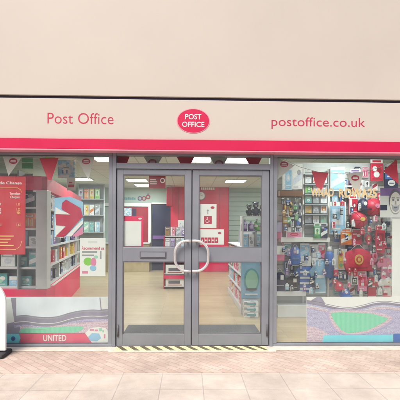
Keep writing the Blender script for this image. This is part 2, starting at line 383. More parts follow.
# ------------------------------------------------------------------ interior fittings
LIGHTS = [(-3.15, 6.5), (-1.62, 6.7), (-1.55, 8.0), (-1.72, 3.0), (.02, 3.0), (.86, 3.05), (2.5, .95), (1.2, 6.7), (3.1, 6.7)]  # the front right one is out of view, added to brighten the sports display
names = ['over the left shelving, far down the shop', 'seen through the left door leaf, nearer of the pair', 'seen through the left door leaf, nearest the back wall',
         'above the floor just left of the doors', 'above the middle of the entrance', 'beside the entrance, between its neighbours and the sports display', 'added unseen above the sports display to brighten it',
         'in front of the pale slatted wall', 'at the far right of the shop']
for (lx, ly), nm in zip(LIGHTS, names):
    t = thing('ceiling_light', 'lit rectangular fluorescent ceiling light ' + nm, 'ceiling light', (lx, ly, 2.86), 'fluorescent ceiling lights in the shop')
    MB().box(lx - .3, lx + .3, ly - .3, ly + .3, 2.835, 2.858, 'shelf_white', .003).build('housing', t)
    MB().box(lx - .27, lx + .27, ly - .27, ly + .27, 2.822, 2.834, 'lamp').build('diffuser', t)
    ld = bpy.data.lights.new('tube_light', 'AREA'); ld.shape = 'RECTANGLE'; ld.size = .54; ld.size_y = .54; ld.energy = 17 if ly < 2 else 19; ld.color = (.93, 1, .97)
    lo = bpy.data.objects.new('tube_light', ld); COL.objects.link(lo); lo.location = (0, 0, -.045); lo.parent = t

# entrance mat
MB().box(fx(117), fx(268), .25, 1.02, .031, .043, 'mat_grey', .004).build('entrance_mat', None, 'dark grey ribbed mat just inside the double door', 'door mat')

# L shaped shelving on the left
shelfZ = [.63, .91, 1.21, 1.475, 1.78]
A, B = Vector((P(45, 230, .85).x, .85)), Vector((P(80, 230, 5.0).x, 5.0))
lsh = thing('shelving_unit', 'corner run of white shelving with a red header and red plinth, behind the left window', 'shelving', (A.x - .4, .9, 0))
dv = (B - A).normalized(); nv = Vector((-dv.y, dv.x))        # nv points into the shelf (away from the aisle)
def quadbox(mb, a, b_, d0, d1, z0, z1, m, ext=0):
    """box along a plan line a-b, from depth d0 to d1 behind it"""
    p = [a + nv * d0, b_ + nv * d0, b_ + nv * d1, a + nv * d1]
    mb.poly([(q.x, q.y) for q in p], z0, z1, m, 'z')
pl = MB(); quadbox(pl, A, B, .0, .38, .03, .60, 'pinkred'); pl.box(XL + .1, A.x + .04, .80, 1.2, .03, .60, 'pinkred', .004); pl.build('plinth', lsh)
ln = MB(); quadbox(ln, A + dv * .2, B, -.012, -.001, .555, .585, 'paper'); ln.build('white_trim', lsh)
hd = MB(); quadbox(hd, A, B, -.03, .05, 2.02, 2.22, 'red'); hd.box(XL + .1, A.x - .04, .80, .86, 2.02, 2.22, 'pinkred', .004); hd.build('header', lsh)
bk = MB(); quadbox(bk, A, B, .36, .38, .6, 2.3, 'shelf_back'); bk.box(XL + .1, A.x - .3, 1.18, 1.2, .6, 2.3, 'shelf_back'); bk.build('back_panel', lsh)
MB().box(P(37, 230, .85).x, A.x + .045, .80, .97, .602, 2.02, 'shelf_white', .006).build('corner_post', lsh)
for z in shelfZ:
    s_ = MB(); quadbox(s_, A + dv * .14, B, .0, .36, z - .03, z, 'shelf_white'); s_.box(XL + .1, P(37, 230, .85).x - .002, .86, 1.18, z - .03, z, 'shelf_white', .003); s_.build('shelf', lsh)
for k in range(1, 4):
    q = A + dv * (k * B.y * .245); u_ = MB(); quadbox(u_, q, q + dv * .03, .004, .35, .6, 2.02, 'shelf_white'); u_.build('divider', lsh)

PAL = {'navy blue': [C['navy'], C['blue'], C['white']], 'pale blue': [C['sky'], C['white'], (.55, .7, .85)], 'bright red': [C['red'], C['white'], C['dkred']],
       'orange': [C['orange'], C['yellow'], C['white']], 'white': [C['white'], C['grey'], (.6, .65, .75)], 'purple': [C['purple'], C['lilac'], C['white']],
       'green': [C['green'], C['lime'], C['white']], 'pink': [C['pink'], C['white'], C['red']], 'black': [C['black'], C['grey'], C['white']],
       'brown': [C['brown'], C['gold'], (.5, .35, .2)], 'teal': [C['teal'], C['mint'], C['white']], 'yellow': [C['yellow'], C['white'], C['orange']]}
for k, v in PAL.items(): mprint('print_' + k, v + [v[0]], 16, stretch=(1, 1, 1.6)); mprint('fine_' + k, [v[0], v[1], v[0], v[2], v[0]], 38)
PACKS = {}
for k, v in PAL.items():
    for q in range(3): mat(f'ink_{q}_{k}', v[q], .4, var=.12, scale=30)
def design(m, x0, x1, z0, z1, y, colr, v, s=1):
    """one of six printed fronts, laid 1 to 3 mm proud"""
    w_ = x1 - x0; h = z1 - z0; A_, B_, C_ = (f'ink_{q}_{colr}' for q in (0, 1, 2)); X_ = lambda u: x0 + u * w_; Z_ = lambda u: z0 + u * h
    def bx_(a, b_, c, d, mm, lay=1): m.box(X_(a), X_(b_), y - .001 * lay - .0006, y - .001 * lay, Z_(c), Z_(d), mm)
    def el(a, c, ra, rc_, mm, lay=1): m.poly(ell(X_(a), Z_(c), ra * w_, rc_ * h, 14), y - .001 * lay - .0006, y - .001 * lay, mm)
    if v == 0: bx_(0, 1, .62, 1, B_); el(.5, .36, .3, .2, C_); bx_(.15, .85, .74, .84, 'paper', 2); bx_(.3, .7, .32, .38, A_, 2)
    elif v == 1: m.poly([(X_(0), Z_(.1)), (X_(1), Z_(.45)), (X_(1), Z_(.8)), (X_(0), Z_(.42))], y - .0016, y - .001, C_); el(.68, .76, .2, .13, B_, 2); bx_(.1, .5, .84, .92, 'paper'); bx_(.1, .62, .04, .07, 'ink')
    elif v == 2:
        for q in range(4): bx_(.08 + q * .22, .2 + q * .22, .1, .55 + .1 * (q % 2), (B_, C_)[q % 2])
        bx_(.1, .9, .78, .9, 'paper'); bx_(.2, .8, .82, .86, 'ink', 2)
    elif v == 3: bx_(.12, .88, .3, .9, C_); el(.5, .66, .2, .16, A_, 2); bx_(.34, .66, .34, .52, B_, 2); bx_(.1, .7, .14, .19, B_); bx_(.1, .5, .06, .09, 'ink')
    elif v == 4: bx_(0, .3, 0, 1, B_); el(.62, .6, .24, .22, C_); el(.62, .6, .12, .11, B_, 2); bx_(.4, .9, .16, .2, 'paper'); bx_(.4, .8, .09, .12, 'paper')
    else: el(.3, .7, .2, .16, B_); el(.68, .6, .22, .2, C_); el(.46, .36, .26, .18, B_, 2); bx_(.1, .9, .06, .13, C_)
def pack(colr, w_, d_, h_, kind):
    """a carton, book or card made once per colour and size, then copied"""
    v = random.randrange(6); key = (colr, round(w_, 2), round(d_, 2), round(h_, 2), kind, v)
    if key in PACKS:
        o = PACKS[key].copy(); COL.objects.link(o); return o
    m = MB()
    if kind == 'bottle':
        r = w_ / 2; m.tube([(0, 0, 0), (0, 0, h_ * .7), (0, 0, h_ * .82), (0, 0, h_ * .84), (0, 0, h_)], [r, r, r * .45, r * .4, r * .4], 'print_' + colr, 12)
    elif kind == 'card':
        m.box(-w_ / 2, w_ / 2, -d_ / 2, d_ / 2, 0, h_, 'paper', 0)
        m.box(-w_ * .47, w_ * .47, -d_ / 2 - .0009, -d_ / 2 - .0002, h_ * .03, h_ * .97, f'ink_{v % 2}_{colr}')
        design(m, -w_ * .44, w_ * .44, h_ * .05, h_ * .95, -d_ / 2 - .0004, colr, v)
    else:
        m.box(-w_ / 2, w_ / 2, -d_ / 2, d_ / 2, 0, h_, f'ink_0_{colr}', .003)
        design(m, -w_ * .46, w_ * .46, h_ * .04, h_ * .96, -d_ / 2, colr, v)
    o = m.build({'card': 'greeting_card', 'bottle': 'bottle', 'box': 'carton'}[kind]); PACKS[key] = o; return o
def place_pack(colr, w_, d_, h_, kind, x, y, z, rz, label, group):
    o = pack(colr, w_, d_, h_, kind); o.location = (x, y, z); o.rotation_euler = (0, 0, rz)
    tag(o, label, {'card': 'card', 'bottle': 'bottle', 'box': 'packet'}[kind], group); return o
rz_side = math.atan2(dv.y, dv.x)
ordn = ['lowest', 'second lowest', 'middle', 'second highest', 'top']
names_c = {'box': 'carton', 'card': 'greeting card', 'bottle': 'bottle'}
for si, z in enumerate(shelfZ):
    t_ = .2; Ltot = (B - A).length
    while t_ < Ltot - .15:
        colr = random.choice([['navy blue', 'pink', 'white', 'black'], ['orange', 'yellow', 'brown', 'white', 'bright red'], ['navy blue', 'pale blue', 'purple', 'black'], ['purple', 'white', 'teal', 'navy blue', 'orange'], ['purple', 'navy blue', 'bright red', 'pale blue', 'black']][si])
        kind = 'box' if si != 4 else random.choice(['box', 'card']); w_ = random.choice([.11, .14, .2]); h_ = min(random.choice([.16, .2, .22]), .24)
        q = A + dv * (t_ + w_ / 2) + nv * random.choice([.06, .08, .1])
        place_pack(colr, w_, .06, h_, kind, q.x, q.y, z + .001, rz_side, f'{colr} {names_c[kind]} on the {ordn[si]} shelf of the side run behind the left window', f'{colr} goods on the {ordn[si]} side shelf')
        t_ += w_ + random.choice([.008, .015, .03])
    x = -3.45
    while x < P(37, 230, .85).x - .12:
        colr = random.choice([['teal', 'pale blue', 'teal'], ['teal', 'white'], ['white', 'pink', 'pale blue'], ['orange', 'white', 'purple'], ['navy blue', 'purple', 'black']][si]); w_ = random.choice([.14, .2]); h_ = random.choice([.14, .18, .22])
        place_pack(colr, w_, .06, h_, 'box', x + w_ / 2, .98, z + .001, 0, f'{colr} carton on the {ordn[si]} front shelf, left of the white corner post', f'{colr} goods on the {ordn[si]} front shelf')
        x += w_ + .03

# things fixed to the shelving top
x0, x1, z0, z1 = rc(58, 160, 75, 177, 1.4)
bag = thing('display_card', 'pale blue patterned display card above the red shelf header', 'display card', ((x0 + x1) / 2, 1.4, z0))
MB().box(x0, x1, 1.39, 1.41, z0 - .02, z1, 'print_pale blue', .004).build('card', bag)
k_ = MB(); design(k_, x0 + .02, x1 - .02, z0 + .02, z1 - .02, 1.388, 'pale blue', 5); design(k_, x0 + .06, x1 - .06, z0 + .04, z1 - .1, 1.3845, 'navy blue', 2); k_.build('picture', bag)
x0, x1, z0, z1 = rc(67, 177.5, 75.5, 190.5, 1.2)
o = MB().box(x0, x1, 1.195, 1.2, z0, z1, 'paper').box(x0 + .02, x1 - .02, 1.192, 1.1945, z0 + .05, z0 + .09, 'ink_red').box(x0 + .03, x1 - .05, 1.192, 1.1945, z0 + .11, z0 + .13, 'ink_red').build('price_sign', None, 'small white sign with red marks stuck on the red shelf header', 'sign')
for (a, b_, c_, d_, mm, lab) in ((22, 157.5, 33, 162.2, 'green', 'dark green card strip hung above the rate board, upper of two'), (22, 163.2, 33, 168.5, 'green', 'dark green card strip hung above the rate board, lower of two'), (45, 157.2, 55, 162.5, 'lime', 'bright lime green strip hung behind the red flag')):
    x0, x1, z0, z1 = rc(a, b_, c_, d_, .35)
    MB().box(x0, x1, .345, .352, z0, z1, mm, .002).build('hanging_strip', None, lab, 'strip')

# rack far back left
ry = 7.9
rk = thing('display_rack', 'tall grey wire rack of leaflets standing far back, past the left shelving', 'rack', (P(90, 230, ry).x, ry, .03))
x0, x1, z0, z1 = rc(77, 184, 103, 240, ry)
MB().box(x0, x1, ry + .2, ry + .23, .03, z1, 'shelf_back', .004).build('back_panel', rk)
for s_ in (x0, x1): MB().tube([(s_, ry + .15, .03), (s_, ry + .15, z1)], .02, 'shelf_white', 8).build('upright', rk)
for k, py in enumerate((199, 215, 232)):
    zz = P(90, py, ry).z
    MB().box(x0, x1, ry - .1, ry + .2, zz - .03, zz, 'shelf_back', .004).build('shelf', rk)
    x = x0 + .05
    while x < x1 - .1:
        colr = [['purple', 'orange', 'green', 'black'], ['orange', 'yellow', 'white', 'white'], ['black', 'teal', 'pale blue', 'navy blue']][k][int((x - x0) / (x1 - x0) * 4) % 4]
        place_pack(colr, .14, .02, .32, 'card', x + .07, ry, zz + .001, 0, f'{colr} leaflet on the {["top", "middle", "bottom"][k]} shelf of the far grey rack', f'{colr} leaflets on the {["top", "middle", "bottom"][k]} far rack shelf'); x += .17

# back counter, doorway, red wall, slatted wall
by = 9.18
def bz(py): return P(150, py, by).z
def bxx(px): return P(px, 230, by).x
sc_ = thing('service_counter', 'service counter with white frame, red screen and wooden front against the back wall', 'counter', (bxx(136), 8.8, .03))
MB().box(bxx(100), bxx(151), 8.55, 9.15, .03, .95, 'wood_counter', .005).build('front', sc_)
MB().box(bxx(99), bxx(151.5), 8.5, 9.16, .951, .99, 'shelf_white', .005).build('worktop', sc_)
MB().box(bxx(124.5), bxx(148.5), 9.05, 9.1, .99, bz(207), 'dkred').build('screen', sc_)
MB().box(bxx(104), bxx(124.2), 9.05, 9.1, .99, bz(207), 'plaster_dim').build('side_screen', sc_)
MB().box(bxx(104), bxx(151.5), 9.0, 9.12, bz(206.8), bz(203.5), 'paper', .004).build('beam', sc_)
MB().box(bxx(148.7), bxx(151.3), 9.0, 9.12, .99, bz(207), 'paper', .004).build('post', sc_)
MB().box(bxx(124.8), bxx(132), 9.02, 9.045, bz(216), bz(208.2), 'print_pale blue').build('notice', sc_)
MB().box(bxx(133), bxx(136.5), 9.02, 9.045, bz(222), bz(209), 'navy').build('monitor', sc_)
ws = MB(); x0, x1, z0, z1 = rc(138, 194.5, 150, 201, by)
for k in range(3):
    cx_ = x0 + (k + .5) * (x1 - x0) / 3; cz_ = (z0 + z1) / 2 + (.03 if k == 2 else -.02)
    ws.tube([(cx_ + .062 * math.cos(a), 9.17, cz_ + .062 * math.sin(a)) for a in [2 * math.pi * q / 14 for q in range(15)]], .014, 'ink_red' if k else 'purple', 6)
ws.box(cx_ - .03, cx_ + .03, 9.16, 9.175, cz_ + .09, cz_ + .115, 'purple')
ws.build('wall_symbol', None, 'three red and purple rings painted on the pale wall above the service counter', 'sign')
lt = MB(); x0, x1, z0, z1 = rc(124, 197, 136, 199.5, by)
for k in range(6): lt.box(x0 + k * (x1 - x0) / 6, x0 + (k + .7) * (x1 - x0) / 6, 9.185, 9.197, z0, z1 - .02 * (k % 2), 'ink_teal')
lt.build('wall_lettering', None, 'small teal lettering on the pale wall, beside the painted rings', 'sign')
dr = thing('back_doorway', 'dark navy door in a white surround in the back wall, behind the left door leaf', 'door', (bxx(161), 9.1, .03))
MB().box(bxx(152.3), bxx(170.5), 9.1, 9.18, .03, bz(204.5), 'navy', .003).build('panel', dr)
MB().box(bxx(151.6), bxx(171.5), 9.08, 9.19, bz(204.2), bz(202.6), 'paper', .003).build('lintel', dr)
MB().box(bxx(153), bxx(168), 9.06, 9.098, 1.1, 1.22, 'purple', .003).build('push_bar', dr)
rw = thing('red_partition', 'tall red partition wall with small white lettering at the top, at the back of the shop', 'partition', (bxx(199), 8.7, .03))
MB().box(P(170.5, 230, 8.7).x, P(228.5, 230, 8.7).x, 8.7, 8.85, .03, P(200, 186.2, 8.7).z, 'red', .005).build('panel', rw)
x0, x1, z0, z1 = rc(201, 187.5, 215, 189.8, 8.7); tt = MB()
for k in range(7): tt.box(x0 + k * (x1 - x0) / 7, x0 + (k + .72) * (x1 - x0) / 7, 8.69, 8.698, z0, z1, 'paper')
tt.build('lettering', rw)
MB().box(P(200, 230, 8.7).x, P(228, 230, 8.7).x, 8.69, 8.699, .05, .42, 'pinkred').build('kick_panel', rw)
for a in (178.5, 219.5): MB().box(P(a, 230, 8.7).x, P(a + .5, 230, 8.7).x, 8.692, 8.699, .5, P(200, 187, 8.7).z, 'dkred').build('joint', rw)
x0, x1, z0, z1 = rc(166.5, 187, 172, 206, 8.2)
MB().box(x0, x1, 8.2, 8.55, z0, z1, 'dkred', .005).build('side_sign', None, 'dark red box sign beside the red partition, high up by the navy door', 'sign')
ck = thing('wall_clock', 'round pale clock on the red partition', 'clock', (P(200.8, 230, 8.6).x, 8.6, P(200, 200, 8.6).z))
x0, x1, z0, z1 = rc(197, 191.5, 205, 200, 8.6); cc = ((x0 + x1) / 2, (z0 + z1) / 2)
MB().poly(ell(*cc, .14, .14, 28), 8.62, 8.69, 'alu_frame').build('case', ck)
MB().poly(ell(*cc, .122, .122, 28), 8.612, 8.619, 'paper_pale').build('dial', ck)
MB().box(cc[0] - .006, cc[0] + .006, 8.606, 8.61, cc[1], cc[1] + .09, 'ink').box(cc[0], cc[0] + .06, 8.606, 8.61, cc[1] - .005, cc[1] + .005, 'ink').build('hands', ck)
sw = MB(); x0, x1 = P(228.8, 230, 8.9).x, XR - .01
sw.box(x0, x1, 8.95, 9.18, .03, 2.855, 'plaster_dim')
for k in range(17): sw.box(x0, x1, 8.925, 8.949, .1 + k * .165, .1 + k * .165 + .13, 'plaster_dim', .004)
sw.build('slatted_wall', None, 'pale green slatted display wall filling the back right of the shop', 'slatwall')
hs = thing('hanging_sign', 'dark red square sign with white text and round badge, hung from the ceiling', 'sign', (P(157, 230, 5).x, 5, 2.4))
x0, x1, z0, z1 = rc(149, 175.5, 165.5, 188.3, 5)
MB().box(x0, x1, 4.98, 5.02, z0, z1, 'dkred', .004).build('panel', hs)
MB().poly(ell(x1 - .07, z0 + (z1 - z0) * .6, .062, .062, 24), 4.965, 4.978, 'paper').poly(ell(x1 - .07, z0 + (z1 - z0) * .6, .036, .036, 24), 4.955, 4.964, 'dkred').build('badge', hs)
tt = MB()
for r_, wd in ((.62, .5), (.46, .6), (.3, .56)): tt.box(x0 + .03, x0 + .03 + wd * (x1 - x0 - .12), 4.972, 4.979, z0 + r_ * (z1 - z0), z0 + (r_ + .07) * (z1 - z0), 'paper')
tt.build('lettering', hs)
for s_ in (x0 + .05, x1 - .05): MB().tube([(s_, 5, z1), (s_, 5, 2.86)], .004, 'steel', 6).build('wire', hs)

# leaflet stand behind left door leaf
ly = 4.7
x0, x1, _, _ = rc(163.5, 226, 186, 290, ly)
ls = thing('newspaper_stand', 'red and white stand of papers inside, low behind the left door leaf', 'stand', ((x0 + x1) / 2, ly, .03))
for s_ in (x0, x1 - .02): MB().box(s_, s_ + .02, ly, ly + .34, .03, 1.30, 'red', .003).build('side_panel', ls)
MB().box(x0 + .02, x1 - .02, ly + .3, ly + .33, .03, 1.42, 'dkred', .003).build('back_panel', ls)
for z in (.10, .40, .72, 1.02): MB().box(x0 + .02, x1 - .02, ly + .005, ly + .3, z - .02, z, 'shelf_white', .003).build('shelf', ls)
MB().box(x0 + .02, x1 - .02, ly - .012, ly + .004, .28, .36, 'pinkred', .003).build('trim', ls)
for z, nm in ((.10, 'bottom'), (.40, 'second'), (.72, 'third')):
    o = MB().box(x0 + .05, x1 - .05, ly + .02, ly + .28, z + .001, z + .2, 'paper', .004).box(x0 + .12, x1 - .14, ly + .014, ly + .019, z + .06, z + .13, 'ink').box(x0 + .1, x1 - .1, ly + .014, ly + .019, z + .02, z + .035, 'ink_red')
    o.build('paper_stack', None, f'white stack of papers with dark print on the {nm} shelf of the red stand', 'papers')
k = 0
for row, z in enumerate((1.021, 1.29)):
    for j in range(4):
        colr = ['white', 'purple', 'white', 'pale blue', 'brown', 'pink', 'white', 'purple'][k]; k += 1
        place_pack(colr, .115, .02, .22, 'card', x0 + .085 + j * .13, ly + .06 + row * .12, z, 0, f'{colr} leaflet in the {["lower", "upper"][row]} row on top of the red stand', f'{colr} leaflets in the {["lower", "upper"][row]} row of the red stand')
MB().box(x0 + .02, x1 - .02, ly + .14, ly + .28, 1.27, 1.289, 'shelf_white', .003).build('shelf', ls)
x0, x1, z0, z1 = rc(178, 215, 186, 230, 4.9)
MB().box(x0, x1, 5.03, 5.05, 1.42, 1.42 + .26, 'paper', .003).box(x0 + .03, x1 - .03, 5.024, 5.029, 1.5, 1.6, 'fine_white').build('notice_card', None, 'upright white card on the back of the red stand', 'card')

# gondola seen through right door leaf
gx0, gx1, gy0, gy1 = P(241, 300, 1.85).x, P(268, 300, 1.85).x, 1.85, 4.25
go = thing('gondola_shelving', 'white shelving unit with a blue poster on its end, behind the right door leaf', 'shelving', ((gx0 + gx1) / 2, (gy0 + gy1) / 2, .03))
MB().box(gx0, gx1, gy0, gy1, .03, .14, 'shelf_white', .004).build('base', go)
MB().box(gx0 + .24, gx0 + .27, gy0 + .02, gy1, .14, 1.45, 'shelf_back', .002).build('back_panel', go)
for z in (.42, .68, .94, 1.17): MB().box(gx0, gx1, gy0 + .02, gy1, z - .02, z, 'shelf_white', .003).build('shelf', go)
MB().box(gx0 - .002, gx1, gy0 - .015, gy0 + .018, .141, 1.15, 'shelf_white', .003).build('end_panel', go)
for si, z in enumerate((.141, .42, .68, .94)):
    y = gy0 + .1
    while y < gy1 - .15:
        colr = random.choice([['white', 'pink', 'orange'], ['pale blue', 'bright red', 'white'], ['white', 'pink', 'green'], ['orange', 'white', 'navy blue']][si]); w_ = random.choice([.14, .2, .26])
        place_pack(colr, w_, .06, .18, 'box', gx0 + .06, y + w_ / 2, z + .001, -math.pi / 2, f'{colr} carton on the {["lowest", "second", "third", "highest"][si]} aisle shelf of the gondola behind the right door leaf', f'{colr} cartons on the {["lowest", "second", "third", "highest"][si]} gondola shelf')
        y += w_ + .03
x0, x1, z0, z1 = rc(241, 262, 262.5, 298, 1.8)
ep = thing('end_poster', 'light blue poster with a darker oval and black strip on the end of the gondola', 'poster', ((x0 + x1) / 2, 1.82, z0))
MB().box(x0 + .005, x1, 1.818, 1.832, z0 - .01, z1 + .1, 'sky', .002).build('sheet', ep)
MB().poly(ell((x0 + x1) / 2, z0 + .3, .13, .2, 28), 1.812, 1.817, 'teal').poly(ell((x0 + x1) / 2, z0 + .3, .105, .17, 28), 1.807, 1.811, 'mint').build('picture', ep)
MB().box(x0 + .09, x1 - .1, 1.802, 1.806, z0 + .13, z0 + .165, 'ink').box(x0 + .07, x1 - .08, 1.802, 1.8065, z0 + .05, z0 + .075, 'paper').build('lettering', ep)
x0, x1, z0, z1 = rc(243, 298, 257, 314, 1.7)
for k in range(3):
    h3 = .085; zz = .031 + k * (h3 + .002)
    MB().box(x0, x1, 1.55, 1.76, zz, zz + h3, 'print_white', .004).box(x0 + .04, x1 - .04, 1.545, 1.549, zz + .03, zz + .06, 'ink_teal').build('white_box', None, f'{["bottom", "middle", "top"][k]} of three white boxes stacked on the floor at the gondola end', 'box', 'white boxes stacked at the gondola end')
def plush(name, x, y, z, s, col_, label, group=None):
    t = thing(name, label, 'soft toy', (x, y, z), group)
    b_ = MB(); b_.ball((x, y, z + .45 * s), .36 * s, .3 * s, .45 * s, col_)
    for q in (-1, 1): b_.ball((x + q * .33 * s, y - .16 * s, z + .52 * s), .11 * s, .13 * s, .24 * s, col_, 10).ball((x + q * .24 * s, y - .3 * s, z + .13 * s), .13 * s, .2 * s, .12 * s, col_, 10)
    b_.build('body', t)
    h = MB().ball((x, y - .03 * s, z + 1.1 * s), .31 * s, .28 * s, .29 * s, col_).ball((x, y - .27 * s, z + 1.03 * s), .13 * s, .11 * s, .1 * s, 'grey', 10)
    for q in (-1, 1): h.ball((x + q * .24 * s, y, z + 1.34 * s), .1 * s, .06 * s, .1 * s, col_, 10).ball((x + q * .1 * s, y - .27 * s, z + 1.17 * s), .03 * s, .02 * s, .03 * s, 'white', 6)
    h.build('head', t); return t
for i, (px, py, s) in enumerate(((249, 214, .14), (255.5, 214, .17), (262, 213, .13))):
    p = P(px, py, 2.0); plush('teddy_bear', p.x, 2.0, 1.702, s, 'black' if i != 1 else 'navy', ['small black teddy bear, leftmost of three on the gondola top', 'largest of the three dark teddy bears on the gondola top', 'small black teddy bear nearest the door edge on the gondola top'][i], 'dark teddy bears on the gondola top')
MB().box(gx0 + .02, gx1, gy0, gy0 + .35, 1.68, 1.70, 'shelf_white', .003).build('shelf', go)
MB().box(gx0 + .02, gx0 + .04, gy0 + .02, gy0 + .33, 1.171, 1.679, 'shelf_white', .002).box(gx1 - .02, gx1, gy0 + .02, gy0 + .33, 1.171, 1.679, 'shelf_white', .002).build('top_frame', go)
MB().box(gx0 + .041, gx1 - .021, gy0 + .02, gy0 + .33, 1.42, 1.435, 'shelf_white', .002).build('shelf', go)
for j, (px, colr, hh) in enumerate(((243.5, 'purple', .2), (250, 'purple', .17), (256, 'green', .21), (261, 'teal', .19))):
    place_pack(colr, .1, .1, hh, 'bottle', P(px, 225, 1.9).x + .02, 1.93, 1.436, 0, f'{colr} bottle on the shelf under the teddy bears' + (', nearer the aisle' if j == 0 else ''), None)
for j, (px, colr) in enumerate(((244.5, 'pale blue'), (251, 'white'), (257.5, 'pale blue'), (264, 'navy blue'))):
    place_pack(colr, .1, .08, .21, 'box', P(px, 240, 1.9).x + .01, 1.93, 1.171, 0, f'{colr} packet on the gondola shelf just above the door rail', 'packets just above the door rail')

# ------------------------------------------------------------------ sports merchandise display behind the right window
SY = 1.86
x0 = P(274, 300, SY).x; x1 = XR - .3
ds = thing('slatwall_display', 'tall white slatwall display of sports gifts behind the right window', 'display', ((x0 + x1) / 2, SY, .03))
s_ = MB(); s_.box(x0, x1, SY + .03, SY + .06, .23, 2.62, 'shelf_white')
z = .25
while z < 2.5: s_.box(x0, x1, SY + .015, SY + .029, z, z + .085, 'paper_pale', .003); z += .105
s_.build('slat_panel', ds)
MB().box(x0, x1, SY - .30, SY + .06, .03, .225, 'shelf_white', .004).build('base', ds)
for px in (303.2, 328.5): MB().tube([(P(px, 230, SY - .05).x, SY - .05, .226), (P(px, 230, SY - .05).x, SY - .05, 2.5)], .02, 'paper', 8).build('upright', ds)
a, b_, c_, d_ = rc(280, 190.5, 303, 196, SY - .2)
MB().box(a, b_, SY - .2, SY + .014, c_, d_, 'brown', .004).build('shelf', ds)
a, b_, c_, d_ = rc(281, 237.5, 330, 242, SY - .2)
MB().box(a, b_, SY - .2, SY + .014, c_, d_, 'paper', .004).build('shelf', ds)
a, b_, c_, d_ = rc(274, 291.5, 306, 296, SY - .25)
MB().box(a, b_, SY - .25, SY + .014, c_, d_, 'shelf_white', .004).build('shelf', ds)
for py in (174, 184, 194, 204, 214, 224):
    a, b_, c_, d_ = rc(304.5, py, 327.5, py + 1.2, SY - .12); MB().box(a, b_, SY - .14, SY + .012, c_, d_, 'shelf_back', .001).build('card_rail', ds)

